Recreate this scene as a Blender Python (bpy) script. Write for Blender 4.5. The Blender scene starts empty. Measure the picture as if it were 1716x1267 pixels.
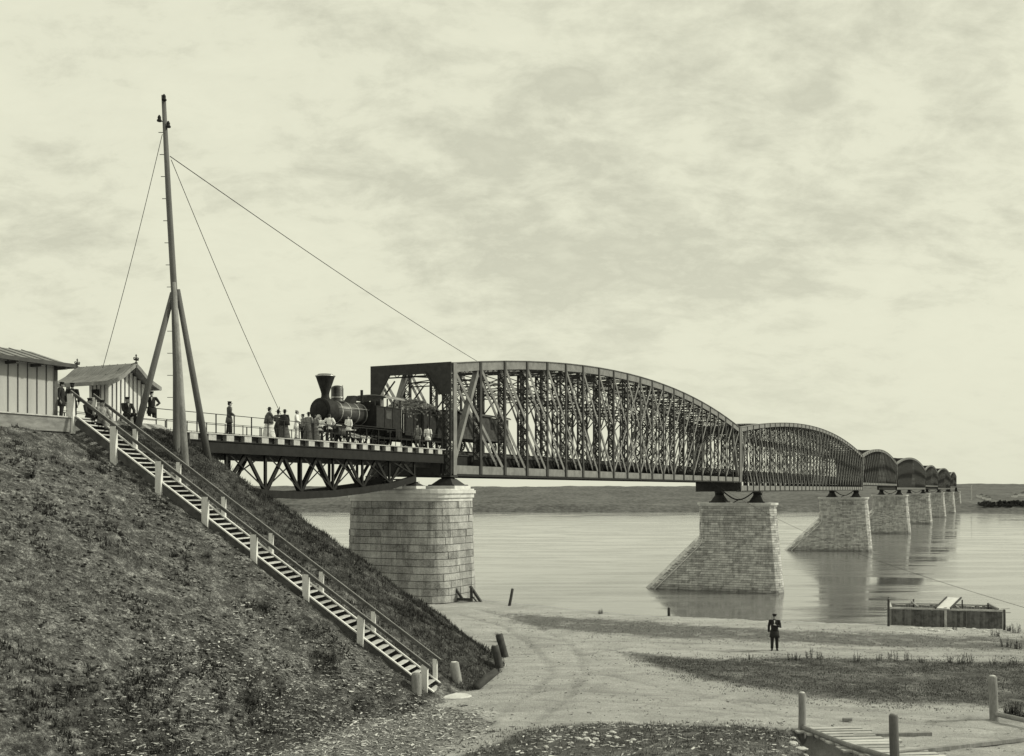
import bpy, math, random
import numpy as np
from mathutils import Vector, Matrix
R = random.Random(7)
S = bpy.context.scene
COL = S.collection
# ---------------------------------------------------------------- camera, world, sun
F, CX, YH = 1750.0, 858.0, 819.0          # focal length and horizon in photo pixels
cam_d = bpy.data.cameras.new("camera"); cam = bpy.data.objects.new("camera", cam_d); COL.objects.link(cam)
cam.location = (0, 0, 0); cam.rotation_euler = (math.pi/2, 0, 0)
cam_d.sensor_width = 36; cam_d.lens = 36*F/1716; cam_d.shift_y = (YH-633.5)/1716
cam_d.clip_start = 0.5; cam_d.clip_end = 20000
S.camera = cam
S.view_settings.view_transform = 'Standard'; S.view_settings.look = 'None'
S.view_settings.gamma = 1; S.view_settings.exposure = 0.0; S.view_settings.use_curve_mapping = False
SUN = Vector((0.86, 0.10, 0.56)).normalized()
sd = bpy.data.lights.new("sun", 'SUN'); so = bpy.data.objects.new("sun", sd); COL.objects.link(so)
sd.energy = 3.0; sd.angle = math.radians(3); sd.color = (1.0, 0.985, 0.80)
so.rotation_euler = SUN.to_track_quat('Z', 'Y').to_euler(); so.location = (60, 0, 60)
TINT = (1.0, 1.0, 0.79, 1)
W = bpy.data.worlds.new("World"); S.world = W; W.use_nodes = True
nt = W.node_tree; nt.nodes.clear(); N = nt.nodes.new; L = nt.links.new
def wm(op, a, b=None, c=None, tree=None):
    tr = tree or nt
    m = tr.nodes.new('ShaderNodeMath'); m.operation = op
    for i, v in enumerate((a, b, c)):
        if v is None: continue
        if isinstance(v, (int, float)): m.inputs[i].default_value = v
        else: tr.links.new(v, m.inputs[i])
    return m.outputs[0]
out = N('ShaderNodeOutputWorld'); bg = N('ShaderNodeBackground'); L(bg.outputs[0], out.inputs[0])
sky = N('ShaderNodeTexSky'); sky.sky_type = 'NISHITA'; sky.sun_disc = False
sky.sun_elevation = math.asin(SUN.z); sky.sun_rotation = math.atan2(SUN.x, SUN.y); sky.dust_density = 4.0; sky.air_density = 1.0
bw = N('ShaderNodeRGBToBW'); L(sky.outputs[0], bw.inputs[0])
tc = N('ShaderNodeTexCoord'); sx = N('ShaderNodeSeparateXYZ'); L(tc.outputs['Generated'], sx.inputs[0])
zz = wm('MAXIMUM', wm('ADD', sx.outputs[2], 0.42), 0.06)
cm = N('ShaderNodeCombineXYZ')
L(wm('DIVIDE', sx.outputs[0], zz), cm.inputs[0]); L(wm('DIVIDE', sx.outputs[1], zz), cm.inputs[1])
def noi(scale, det, rough, dist, vec, tree=None, dim='3D'):
    tr = tree or nt
    n = tr.nodes.new('ShaderNodeTexNoise'); n.inputs['Scale'].default_value = scale; n.inputs['Detail'].default_value = det
    n.inputs['Roughness'].default_value = rough; n.inputs['Distortion'].default_value = dist
    if vec is not None: tr.links.new(vec, n.inputs['Vector'])
    return n.outputs[0]
mpc = N('ShaderNodeMapping'); mpc.inputs['Location'].default_value = (3.1, 1.2, 0); mpc.inputs['Scale'].default_value = (3.0, 4.2, 1)
L(cm.outputs[0], mpc.inputs[0])
n1 = noi(0.8, 10, 0.62, 0.15, mpc.outputs[0]); n2 = noi(3.1, 9, 0.66, 0.25, mpc.outputs[0])
def ramp(v, stops, tree=None):
    tr = tree or nt
    r = tr.nodes.new('ShaderNodeValToRGB'); tr.links.new(v, r.inputs[0])
    e = r.color_ramp.elements
    while len(e) > 1: e.remove(e[-1])
    e[0].position = stops[0][0]; e[0].color = (stops[0][1],)*3+(1,)
    for p, c in stops[1:]:
        k = e.new(p); k.color = (c,)*3+(1,)
    return r.outputs[0]
# one broad greyish cloud bank ahead, right of centre
dx_ = wm('MULTIPLY', wm('SUBTRACT', sx.outputs[0], 0.12), 3.6); dz_ = wm('MULTIPLY', wm('SUBTRACT', sx.outputs[2], 0.25), 7.5)
bank = wm('MAXIMUM', wm('SUBTRACT', 1.0, wm('ADD', wm('MULTIPLY', dx_, dx_), wm('MULTIPLY', dz_, dz_))), 0.0)
cl = ramp(wm('ADD', wm('ADD', wm('MULTIPLY', n1, 0.55), wm('MULTIPLY', n2, 0.45)), wm('MULTIPLY', bank, 0.10)), [(0.34, .93), (0.42, 1.0), (0.50, 0.965), (0.55, .875), (0.61, .765), (0.70, .86)])
# cloud shading fades into the bright haze low down
low = ramp(sx.outputs[2], [(0.0, 0.0), (0.22, 1.0)])
clv = wm('ADD', wm('MULTIPLY', wm('SUBTRACT', cl, 0.95), wm('ADD', wm('MULTIPLY', low, .8), .2)), 0.95)
lum = wm('ADD', wm('MULTIPLY', wm('MINIMUM', bw.outputs[0], 8.0), 0.10), 7.75)
val = wm('MULTIPLY', lum, clv)
mx = N('ShaderNodeMix'); mx.data_type = 'RGBA'; mx.blend_type = 'MULTIPLY'; mx.inputs[0].default_value = 1
cr = N('ShaderNodeCombineXYZ')
for i in range(3): L(val, cr.inputs[i])
L(cr.outputs[0], mx.inputs[6]); mx.inputs[7].default_value = TINT
L(mx.outputs[2], bg.inputs[0]); bg.inputs[1].default_value = 0.10

# ---------------------------------------------------------------- frame of the bridge
b = Vector((832, 1750, 0)).normalized(); n = Vector((-b.y, b.x, 0))
A0 = Vector(((750-CX)/F*79.55, 79.55, 0))
def BP(t, w, z): return A0 + b*t + n*w + Vector((0, 0, z))
def TW(x, y): return ((x-A0.x)*b.x+(y-A0.y)*b.y, (x-A0.x)*n.x+(y-A0.y)*n.y)
def at(px, py, Y): return Vector(((px-CX)/F*Y, Y, (YH-py)/F*Y))
def onz(px, py, z):
    Y = z*F/(YH-py); return Vector(((px-CX)/F*Y, Y, z))
def t_at(px, w):                 # where the line of offset w is seen in column px
    k = (px-CX)/F; x0 = A0.x+n.x*w; y0 = A0.y+n.y*w
    return (k*y0-x0)/(b.x-k*b.y)
WATER = -17.6; GR = -8.25; TOP = 3.0

# ---------------------------------------------------------------- materials
def M(name, v, var=.35, scale=2.0, rough=.85, bump=0.0, bscale=25., metal=0., stretch=(1, 1, 1), obj=False, spec=.3, fine=0., fscale=60., isl=0., stain=0.):
    m = bpy.data.materials.new(name); m.use_nodes = True; t = m.node_tree; p = t.nodes['Principled BSDF']
    if obj: c = t.nodes.new('ShaderNodeTexCoord').outputs['Object']
    else: c = t.nodes.new('ShaderNodeNewGeometry').outputs['Position']
    mp = t.nodes.new('ShaderNodeMapping'); mp.inputs['Scale'].default_value = stretch; t.links.new(c, mp.inputs[0])
    f = noi(scale, 6, .6, .3, mp.outputs[0], t)
    if fine:
        f2 = noi(fscale, 3, .6, 0, mp.outputs[0], t)
        f = wm('ADD', wm('MULTIPLY', f, 1-fine, tree=t), wm('MULTIPLY', f2, fine, tree=t), tree=t)
    if isl:
        g = t.nodes.new('ShaderNodeNewGeometry'); oi = t.nodes.new('ShaderNodeObjectInfo'); rr_ = wm('FRACT', wm('ADD', g.outputs['Random Per Island'], oi.outputs['Random'], tree=t), tree=t); f = wm('ADD', f, wm('MULTIPLY', wm('SUBTRACT', rr_, .5, tree=t), isl, tree=t), tree=t)
    lo, hi = v*(1-var), v*(1+var)
    r = ramp(f, [(.3, lo), (.5, v), (.7, hi)], t)
    if stain:      # run-off streaks and a damp band above the water
        g2 = t.nodes.new('ShaderNodeNewGeometry').outputs['Position']; m3 = t.nodes.new('ShaderNodeMapping'); m3.inputs['Scale'].default_value = (1.6, 1.6, .12); t.links.new(g2, m3.inputs[0])
        st_ = ramp(noi(1.0, 5, .65, .2, m3.outputs[0], t), [(.40, 1-stain*1.3), (.56, 1.0)], t)
        sz = t.nodes.new('ShaderNodeSeparateXYZ'); t.links.new(g2, sz.inputs[0])
        wl_ = t.nodes.new('ShaderNodeMapRange'); t.links.new(sz.outputs[2], wl_.inputs[0]); wl_.inputs[1].default_value = -17.4; wl_.inputs[2].default_value = -16.4; wl_.inputs[3].default_value = .55; wl_.inputs[4].default_value = 1
        k_ = wm('MULTIPLY', st_, wl_.outputs[0], tree=t); q_ = t.nodes.new('ShaderNodeMix'); q_.data_type = 'RGBA'; q_.blend_type = 'MULTIPLY'; q_.inputs[0].default_value = 1
        c_ = t.nodes.new('ShaderNodeCombineXYZ')
        for i in range(3): t.links.new(k_, c_.inputs[i])
        t.links.new(r, q_.inputs[6]); t.links.new(c_.outputs[0], q_.inputs[7]); r = q_.outputs[2]
    t.links.new(r, p.inputs['Base Color'])
    p.inputs['Roughness'].default_value = rough; p.inputs['Metallic'].default_value = metal
    p.inputs['Specular IOR Level'].default_value = spec
    if bump:
        bn = t.nodes.new('ShaderNodeBump'); bn.inputs['Strength'].default_value = bump; bn.inputs['Distance'].default_value = .03
        t.links.new(noi(bscale, 5, .6, 0, mp.outputs[0], t), bn.inputs['Height']); t.links.new(bn.outputs[0], p.inputs['Normal'])
    return m
steel = M('painted steel', .165, .3, 1.5, .55, .15, 40, spec=.4)
steel_d = M('dark riveted steel', .03, .4, 2.5, .6, .2, 50)
iron = M('black iron', .018, .5, 4, .7, .2, 40, spec=.2)
iron_b = M('boiler iron', .035, .6, 3, .42, .25, 30, spec=.5)
bright = M('bright steel rods', .45, .2, 5, .3, metal=.6)
stone_r = M('pale river pier masonry', .49, .55, 1.3, .9, 1.0, 7, fine=.5, fscale=11, isl=.22, stain=.18)
stone = M('granite masonry', .34, .6, 1.3, .9, 1.0, 7, fine=.5, fscale=11, isl=.16, stain=.22)
stone_l = M('pale coping stone', .58, .25, 1.6, .9, .4, 12, fine=.3, fscale=18)
coping = M('coping blocks', .62, .4, 1.3, .9, .6, 9, fine=.4, fscale=11, isl=.2)
steel_a = M('shade-darkened approach steel', .013, .4, 2.5, .7, .2, 50, spec=.2)  # near-black base colour stands in for the deck's shadow on the approach truss
mortar = M('recessed mortar', .10, .3, 4, .95)
wood_w = M('whitewashed timber', .66, .25, 2.2, .8, .3, 8, fine=.4, fscale=30, stretch=(1, 1, .25))
wood_g = M('grey weathered timber', .24, .45, 3, .9, .5, 14, fine=.4, fscale=26, stretch=(1, 1, .3))
wood_l = M('pale weathered planks', .42, .45, 2.2, .9, .5, 10, fine=.4, fscale=20, stretch=(.5, 2, 1), isl=.25)
wood_d = M('dark tarred timber', .055, .5, 3, .85, .4, 20)
wood_m = M('brown pole timber', .12, .4, 3, .85, .5, 20, fine=.4, stretch=(1, 1, .15))
board_s = M('weathered wall boards', .40, .18, 1.2, .8, .2, 12, stretch=(1, 1, .2), fine=.3)
wood_s = M('dark stair stringer', .085, .4, 3, .9, .4, 14)
board = M('painted wall boards', .66, .15, 1.2, .75, .2, 12, stretch=(1, 1, .2))
boardg = M('recessed wall boards', .10, .3, 2, .8)
roofm = M('sheet iron roof', .20, .25, 2.0, .6, .2, 15)
roof_d = M('dark roof edge', .06, .3, 3, .7)
plinth = M('plank foundation', .22, .3, 2, .9, .4, 12, stretch=(1, 1, 3))
tie_m = M('sawn sleeper ends', .42, .25, 3, .85, .4, 18)
firew = M('split firewood', .24, .85, 5, .9, .5, 20, fine=.3)
skin = M('skin', .30, .1, 8, .6); hairm = M('dark hair', .02, .3, 20, .6)
c_blk = M('black wool', .022, .4, 12, .9); c_dk = M('dark cloth', .075, .4, 10, .9); c_gr = M('grey cloth', .19, .35, 9, .9)
c_md = M('patterned cloth', .22, .85, 9, .9, fine=.3, fscale=25); c_lt = M('light cloth', .58, .25, 6, .9); c_wh = M('white linen', .78, .08, 6, .85)
weed_m = M('weed leaves', .055, .5, 6, .8)
foam = M('white rags', .6, .2, 5, .9)

# ---------------------------------------------------------------- mesh helper
ROOT = {}
def mat_of(o):
    m = Matrix.Identity(4)
    while o is not None:
        m = ROOT.get(o.name, Matrix.Identity(4)) @ m if o.name in ROOT else m
        o = o.parent
    return m
def tag(o, label=None, cat=None, group=None, kind=None):
    if label: o['label'] = label
    if cat: o['category'] = cat
    if group: o['group'] = group
    if kind: o['kind'] = kind
    return o
def empty(name, loc, label, cat, group=None, rz=0.):
    o = bpy.data.objects.new(name, None); COL.objects.link(o); o.location = loc; o.rotation_euler = (0, 0, rz)
    o.empty_display_size = .2
    ROOT[o.name] = Matrix.Translation(Vector(loc)) @ Matrix.Rotation(rz, 4, 'Z')
    return tag(o, label, cat, group)
class MB:
    def __init__(s): s.v = []; s.f = []
    def add(s, vs, fs):
        k = len(s.v); s.v += [tuple(v) for v in vs]; s.f += [tuple(i+k for i in f) for f in fs]; return s
    def hexa(s, p):   # 8 points: bottom 4, top 4
        return s.add(p, [(0, 3, 2, 1), (4, 5, 6, 7), (0, 1, 5, 4), (1, 2, 6, 5), (2, 3, 7, 6), (3, 0, 4, 7)])
    def box(s, c, d, rz=0.):
        c = Vector(c); m = Matrix.Rotation(rz, 3, 'Z'); x, y, z = d[0]/2, d[1]/2, d[2]/2
        return s.hexa([c+m@Vector(q) for q in ((-x, -y, -z), (x, -y, -z), (x, y, -z), (-x, y, -z), (-x, -y, z), (x, -y, z), (x, y, z), (-x, y, z))])
    def tbox(s, t0, t1, w0, w1, z0, z1):
        q = [BP(t0, w0, z0), BP(t0, w1, z0), BP(t1, w1, z0), BP(t1, w0, z0)]
        return s.hexa(q + [p+Vector((0, 0, z1-z0)) for p in q])
    def bar(s, p, q, a, c, side=None):     # rectangular bar: a along 'side', c across
        p, q = Vector(p), Vector(q); d = (q-p).normalized()
        u = Vector(side) if side is not None else (Vector((0, 0, 1)) if abs(d.z) < .95 else Vector((1, 0, 0)))
        u = (u-d*u.dot(d)).normalized(); w = d.cross(u)
        u *= a/2; w *= c/2
        return s.hexa([p-u-w, p+u-w, p+u+w, p-u+w, q-u-w, q+u-w, q+u+w, q-u+w])
    def tube(s, pts, rad, seg=8, flat=1.0, caps=True):
        pts = [Vector(p) for p in pts]
        if isinstance(rad, (int, float)): rad = [rad]*len(pts)
        k = len(s.v); m = len(pts); ref = None
        for i, p in enumerate(pts):
            d = (pts[min(i+1, m-1)]-pts[max(i-1, 0)]).normalized()
            if ref is None: ref = Vector((1, 0, 0)) if abs(d.x) < .8 else Vector((0, 1, 0))
            u = (ref-d*ref.dot(d)).normalized(); w = d.cross(u); ref = u
            for j in range(seg):
                a = 2*math.pi*j/seg; s.v.append(tuple(p+u*math.cos(a)*rad[i]+w*math.sin(a)*rad[i]*flat))
        for i in range(m-1):
            for j in range(seg):
                a, c = k+i*seg+j, k+i*seg+(j+1) % seg; s.f.append((a, c, c+seg, a+seg))
        if caps: s.f.append(tuple(k+seg-1-j for j in range(seg))); s.f.append(tuple(k+(m-1)*seg+j for j in range(seg)))
        return s
    def lathe(s, c, prof, seg=16, axis=(0, 0, 1), sq=(1, 1), wob=0, nw=9):
        c = Vector(c); ax = Vector(axis).normalized(); u = Vector((1, 0, 0)) if abs(ax.x) < .8 else Vector((0, 1, 0))
        u = (u-ax*u.dot(ax)).normalized(); w = ax.cross(u); k = len(s.v)
        for r, h in prof:
            for j in range(seg):
                a = 2*math.pi*j/seg; rr = r*(1+wob*math.sin(nw*a)*(1 if r > .1 else 0))
                s.v.append(tuple(c+ax*h+u*math.cos(a)*rr*sq[0]+w*math.sin(a)*rr*sq[1]))
        for i in range(len(prof)-1):
            for j in range(seg):
                a, d = k+i*seg+j, k+i*seg+(j+1) % seg; s.f.append((a, d, d+seg, a+seg))
        s.f.append(tuple(k+seg-1-j for j in range(seg))); s.f.append(tuple(k+(len(prof)-1)*seg+j for j in range(seg)))
        return s
    def ell(s, c, r, seg=12, rings=8):
        p = [(math.sin(math.pi*i/rings), -math.cos(math.pi*i/rings)) for i in range(rings+1)]
        p[0] = (.02, -1); p[-1] = (.02, 1); c = Vector(c); k = len(s.v)
        for q, h in p:
            for j in range(seg):
                a = 2*math.pi*j/seg; s.v.append((c.x+r[0]*q*math.cos(a), c.y+r[1]*q*math.sin(a), c.z+r[2]*h))
        for i in range(rings):
            for j in range(seg):
                a, d = k+i*seg+j, k+i*seg+(j+1) % seg; s.f.append((a, d, d+seg, a+seg))
        s.f.append(tuple(k+seg-1-j for j in range(seg))); s.f.append(tuple(k+rings*seg+j for j in range(seg)))
        return s
    def prism(s, poly, off):
        m = len(poly); off = Vector(off); vs = [Vector(p) for p in poly]; vs += [p+off for p in vs]
        return s.add(vs, [tuple(range(m-1, -1, -1)), tuple(range(m, 2*m))]+[(i, (i+1) % m, m+(i+1) % m, m+i) for i in range(m)])
    def build(s, name, mat, parent=None, smooth=False, local=False):
        me = bpy.data.meshes.new(name); vs = s.v
        if parent is not None and not local:
            inv = mat_of(parent).inverted(); vs = [tuple(inv @ Vector(v)) for v in vs]
        me.from_pydata(vs, [], s.f); me.validate()
        me.materials.append(mat)
        if smooth: me.polygons.foreach_set('use_smooth', [True]*len(me.polygons))
        o = bpy.data.objects.new(name, me); COL.objects.link(o)
        if parent is not None: o.parent = parent
        return o
def copy_tree(o, parent=None):
    c = o.copy(); COL.objects.link(c); c.parent = parent
    for ch in o.children: copy_tree(ch, c)
    return c

# ---------------------------------------------------------------- terrain
def hsh(ix, iy, s):
    h = np.sin(ix*127.1+iy*311.7+s*74.7)*43758.5453; return h-np.floor(h)
def vnoise(x, y, s=0):
    ix, iy = np.floor(x), np.floor(y); fx, fy = x-ix, y-iy; fx = fx*fx*(3-2*fx); fy = fy*fy*(3-2*fy)
    a, c = hsh(ix, iy, s), hsh(ix+1, iy, s); d, e = hsh(ix, iy+1, s), hsh(ix+1, iy+1, s)
    return (a+(c-a)*fx)*(1-fy)+(d+(e-d)*fx)*fy
def fbm(x, y, s=0, o=4):
    r = 0; a = .5; t = 0
    for i in range(o):
        r = r+a*vnoise(x, y, s+i*3.3); t += a; x = x*2.03+5; y = y*2.03+3; a *= .55
    return r/t-.5
EX = np.array([-400, -60, -30, -12, -6, -3.2, -1.5, 2, 9.4, 19.7, 30, 45, 80, 160, 400.])
EY = np.array([130, 96, 92, 88, 85, 79.5, 76.8, 73.5, 68, 63.8, 61, 58, 52, 40, 10.])
TC, WC, SL = -32.6, -2.8, .72
def slopeD(x, y):
    t = (x-A0.x)*b.x+(y-A0.y)*b.y; w = (x-A0.x)*n.x+(y-A0.y)*n.y
    wc = WC+.7*np.clip((-36.5-t)/1.5, 0, 1)
    return np.hypot(np.maximum(0, t-TC), np.maximum(0, wc-w)+np.maximum(0, w-9.5))
def sinpoly(x, y, poly):     # signed distance, positive inside
    poly = np.array(poly); d = np.full(x.shape, 1e9); ins = np.zeros(x.shape, bool)
    for i in range(len(poly)):
        ax, ay = poly[i]; bx, by = poly[(i+1) % len(poly)]
        ex, ey = bx-ax, by-ay; k = np.clip(((x-ax)*ex+(y-ay)*ey)/(ex*ex+ey*ey+1e-9), 0, 1)
        d = np.minimum(d, np.hypot(x-ax-k*ex, y-ay-k*ey))
        c = ((ay > y) != (by > y)) & (x < (bx-ax)*(y-ay)/((by-ay)+1e-12)+ax); ins ^= c
    return np.where(ins, d, -d)
def PP(l): return [tuple(onz(px, py, GR)[:2]) for px, py in l]
Z_MID = PP([(1040, 1094), (1130, 1099), (1200, 1106), (1310, 1102), (1500, 1106), (1716, 1112), (1850, 1114), (1850, 1200), (1716, 1190), (1650, 1183), (1500, 1179), (1400, 1173), (1290, 1156), (1170, 1136), (1100, 1118)])
Z_FORE = PP([(850, 1234), (930, 1216), (1010, 1211), (1100, 1214), (1240, 1221), (1335, 1228), (1385, 1255), (1420, 1320), (1400, 1500), (600, 1500), (760, 1275)])
Z_SHORE = PP([(820, 1024), (1150, 1044), (1330, 1056), (1716, 1066), (1850, 1070), (1850, 1097), (1716, 1094), (1500, 1091), (1350, 1082), (1100, 1074), (870, 1050)])
Z_LIT = PP([(430, 1195), (560, 1183), (700, 1178), (790, 1192), (830, 1210), (740, 1245), (700, 1300), (500, 1400), (100, 1400), (250, 1240)])
Z_DITCH = PP([(1330, 1233), (1345, 1226), (1410, 1248), (1500, 1285), (1500, 1340), (1400, 1330)])
ST = at(128, 700, 44.1); ST.z = 2.95; SBm = onz(727, 1165, GR+.12); SW = 1.45
SH = Vector((SBm.x-ST.x, SBm.y-ST.y, 0)); SLEN = SH.length; SH.normalize(); PE = Vector((-SH.y, SH.x, 0))
RUTS = [PP(q) for q in ([(760, 1190), (900, 1172), (1050, 1175), (1250, 1195), (1450, 1205), (1716, 1225)], [(780, 1165), (950, 1155), (1100, 1165), (1290, 1178), (1500, 1195), (1716, 1210)],
    [(850, 1095), (960, 1100), (1050, 1085), (1200, 1090), (1400, 1098), (1716, 1102)], [(830, 1060), (950, 1075), (1080, 1075), (1250, 1083), (1450, 1090), (1716, 1094)],
    [(770, 1030), (850, 1050), (900, 1090), (930, 1130), (880, 1170), (800, 1220), (700, 1267)], [(800, 1020), (900, 1045), (960, 1085), (985, 1130), (940, 1180), (860, 1230), (800, 1290)],
    [(985, 1125), (1100, 1150), (1250, 1182), (1320, 1200)], [(1000, 1048), (1150, 1058), (1330, 1075), (1500, 1084)])]
def rut(x, y):
    x = x+.5*fbm(x*.3, y*.3, 71); y = y+.9*fbm(x*.25, y*.25, 72); r = np.zeros(x.shape)
    for pl in RUTS:
        d = np.full(x.shape, 1e9)
        for (ax, ay), (bx, by) in zip(pl[:-1], pl[1:]):
            ex, ey = bx-ax, by-ay; k = np.clip(((x-ax)*ex+(y-ay)*ey)/(ex*ex+ey*ey), 0, 1); d = np.minimum(d, np.hypot(x-ax-k*ex, y-ay-k*ey))
        r = np.maximum(r, np.exp(-(d/.22)**2)-.45*np.exp(-((d-.5)/.25)**2))
    return r*np.clip(.7+1.3*fbm(x*.35, y*.35, 73), 0, 1)
def hz(x, y, fine=True):
    x = np.asarray(x, float); y = np.asarray(y, float)
    D = slopeD(x, y); ze = TOP-SL*D
    if fine: ze = ze+np.clip(D, 0, 1)*(.55*fbm(x*.55, y*.55, 1)+.30*fbm(x*2.1, y*2.1, 2, 3))
    g = GR+.28*fbm(x*.12, y*.12, 5)+(.09*fbm(x*1.3, y*1.3, 8, 3) if fine else 0)
    if fine: g = g-.07*rut(x, y)
    g = g-1.5*np.clip(sinpoly(x, y, Z_DITCH)+.2, 0, .8)
    g = g+.22*np.clip(sinpoly(x, y, Z_FORE)*.5, 0, 1)
    g = g+np.clip((9-y)/9*(GR*-1-1.7), 0, 6.4)*(np.abs(x) < 400)
    ye = np.interp(x, EX, EY)+.9*fbm(x*.25, y*.0+3, 9)*2
    g = np.where(y > ye, g-.5*(y-ye)-.15, g)
    k = .35; h = np.clip(.5+.5*(ze-g)/k, 0, 1); z = g*(1-h)+ze*h+k*h*(1-h)*.5
    u = ((x-ST.x)*SH.x+(y-ST.y)*SH.y)/SLEN; q = (x-ST.x)*PE.x+(y-ST.y)*PE.y      # the bed cut for the stairs
    zs = ST.z+(SBm.z-ST.z)*u-.30
    k = np.clip(1-np.abs(q-SW/2-.05)/(SW/2+.35), 0, 1)*np.clip(u*20+1, 0, 1)*np.clip((1.0-u)*12, 0, 1)
    z = np.where(k > 0, np.minimum(z, z+(zs-z)*np.clip(k*5, 0, 1)), z)
    return np.maximum(z, -24)
def zg(x, y): return float(hz(np.array([x]), np.array([y]))[0])
def hit(px, py):
    dx, dz = (px-CX)/F, (YH-py)/F; Y = 15.
    while Y < 140:
        if dz*Y <= zg(dx*Y, Y): break
        Y += .25
    for _ in range(12):
        if dz*Y <= zg(dx*Y, Y): Y -= .02
        else: break
    return Vector((dx*Y, Y, zg(dx*Y, Y)))
def grid_mesh(name, xs, ys, fz, mat, cols=None):
    X, Y = np.meshgrid(xs, ys); Z = fz(X, Y); nx, ny = len(xs), len(ys)
    co = np.stack([X, Y, Z], -1).reshape(-1, 3)
    i = np.arange(nx*ny).reshape(ny, nx); q = np.stack([i[:-1, :-1], i[:-1, 1:], i[1:, 1:], i[1:, :-1]], -1).reshape(-1)
    me = bpy.data.meshes.new(name); me.vertices.add(nx*ny); me.vertices.foreach_set('co', co.ravel())
    me.loops.add(len(q)); me.loops.foreach_set('vertex_index', q)
    nf = len(q)//4; me.polygons.add(nf); me.polygons.foreach_set('loop_start', np.arange(nf)*4)
    me.polygons.foreach_set('use_smooth', np.ones(nf, bool)); me.update(calc_edges=True)
    if cols is not None:
        a2 = me.attributes.new('rut', 'FLOAT', 'POINT'); a2.data.foreach_set('value', rut(X, Y).ravel())
        a = me.color_attributes.new('zones', 'FLOAT_COLOR', 'POINT'); c = cols(X, Y).reshape(-1, 4); a.data.foreach_set('color', c.ravel())
    me.materials.append(mat); o = bpy.data.objects.new(name, me); COL.objects.link(o); return o
def zones(X, Y):
    D = slopeD(X, Y)
    g = np.maximum(np.clip(.5+sinpoly(X, Y, Z_MID)/2.4, 0, 1), np.clip(.5+sinpoly(X, Y, Z_FORE)/1.8, 0, 1))
    g = np.maximum(g, .62*np.clip(.5+sinpoly(X, Y, Z_SHORE)/3, 0, 1))
    s = np.clip(.5+(15.9-D)/1.6, 0, 1); s = np.where(D < .3, .35, s)
    l = np.clip(.5+sinpoly(X, Y, Z_LIT)/2, 0, 1)
    q = (X-ST.x)*PE.x+(Y-ST.y)*PE.y
    return np.stack([g, s, l, np.maximum(np.clip(.5+(q-2.2)/1.5+fbm(X*.6, Y*.6, 31)*2, 0, 1), .75*np.clip((D-10.5)/4+fbm(X*.5, Y*.5, 33)*3, 0, 1)*(X < -3))], -1)
gm = bpy.data.materials.new('earth and turf'); gm.use_nodes = True; t = gm.node_tree; p = t.nodes['Principled BSDF']
p.inputs['Roughness'].default_value = .95; p.inputs['Specular IOR Level'].default_value = .15
pos = t.nodes.new('ShaderNodeNewGeometry').outputs['Position']
at_ = t.nodes.new('ShaderNodeAttribute'); at_.attribute_name = 'zones'; sp = t.nodes.new('ShaderNodeSeparateColor'); t.links.new(at_.outputs['Color'], sp.inputs[0])
def T(op, a, c=None, d=None): return wm(op, a, c, d, tree=t)
def sm(v, lo, hi):
    m = t.nodes.new('ShaderNodeMapRange'); m.interpolation_type = 'SMOOTHSTEP'; t.links.new(v, m.inputs[0]); m.inputs[1].default_value = lo; m.inputs[2].default_value = hi; return m.outputs[0]
mpz = t.nodes.new('ShaderNodeMapping'); mpz.inputs['Scale'].default_value = (.45, 1.1, 1); mpz.inputs['Rotation'].default_value = (0, 0, -.12); t.links.new(pos, mpz.inputs[0])
nb = noi(.9, 8, .65, .5, pos, t); nf_ = noi(8, 6, .8, 0, pos, t); ns = noi(.8, 7, .62, 1.2, mpz.outputs[0], t); nvf = noi(26, 4, .8, 0, pos, t)
sand = T('ADD', T('MULTIPLY', ns, .26), T('ADD', T('MULTIPLY', nf_, .24), T('MULTIPLY', nvf, .30)))     # about .32
sand = T('MULTIPLY', T('MULTIPLY', T('POWER', sand, 1.7), T('ADD', .72, T('MULTIPLY', noi(.22, 5, .6, .6, pos, t), .56))), 1.95)
mps = t.nodes.new('ShaderNodeMapping'); mps.inputs['Scale'].default_value = (.8, 1.0, 1.6); mps.inputs['Rotation'].default_value = (0, 0, .4); t.links.new(pos, mps.inputs[0])
nt1 = noi(1.7, 10, .78, .15, mps.outputs[0], t)
turf = ramp(T('ADD', T('MULTIPLY', nt1, .40), T('ADD', T('MULTIPLY', nf_, .30), T('MULTIPLY', nvf, .30))), [(.41, .014), (.47, .06), (.53, .15), (.60, .50)], t)
ar_ = t.nodes.new('ShaderNodeAttribute'); ar_.attribute_name = 'rut'
sand = T('MULTIPLY', sand, T('SUBTRACT', 1, T('MULTIPLY', ar_.outputs['Fac'], .27)))
gras = ramp(T('ADD', T('MULTIPLY', nb, .4), T('ADD', T('MULTIPLY', nf_, .35), T('MULTIPLY', nvf, .25))), [(.36, .03), (.47, .08), (.55, .17), (.63, .42)], t)
lit = ramp(T('ADD', T('MULTIPLY', nf_, .6), T('MULTIPLY', nvf, .4)), [(.40, .04), (.5, .13), (.58, .30)], t)
def mixv(a, c, f): return T('ADD', T('MULTIPLY', a, T('SUBTRACT', 1, f)), T('MULTIPLY', c, f))
jit = T('MULTIPLY', T('SUBTRACT', T('ADD', T('MULTIPLY', nb, .6), T('MULTIPLY', nf_, .4)), .5), 1.3)
v = mixv(sand, lit, T('MULTIPLY', sm(T('ADD', sp.outputs[2], jit), .35, .65), .85))
v = mixv(v, gras, sm(T('ADD', sp.outputs[0], T('MULTIPLY', jit, 1.5)), .28, .72))
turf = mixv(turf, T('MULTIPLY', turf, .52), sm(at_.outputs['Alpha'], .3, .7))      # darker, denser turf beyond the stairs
v = mixv(v, turf, sm(T('ADD', sp.outputs[1], T('MULTIPLY', jit, .8)), .38, .62))
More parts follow.
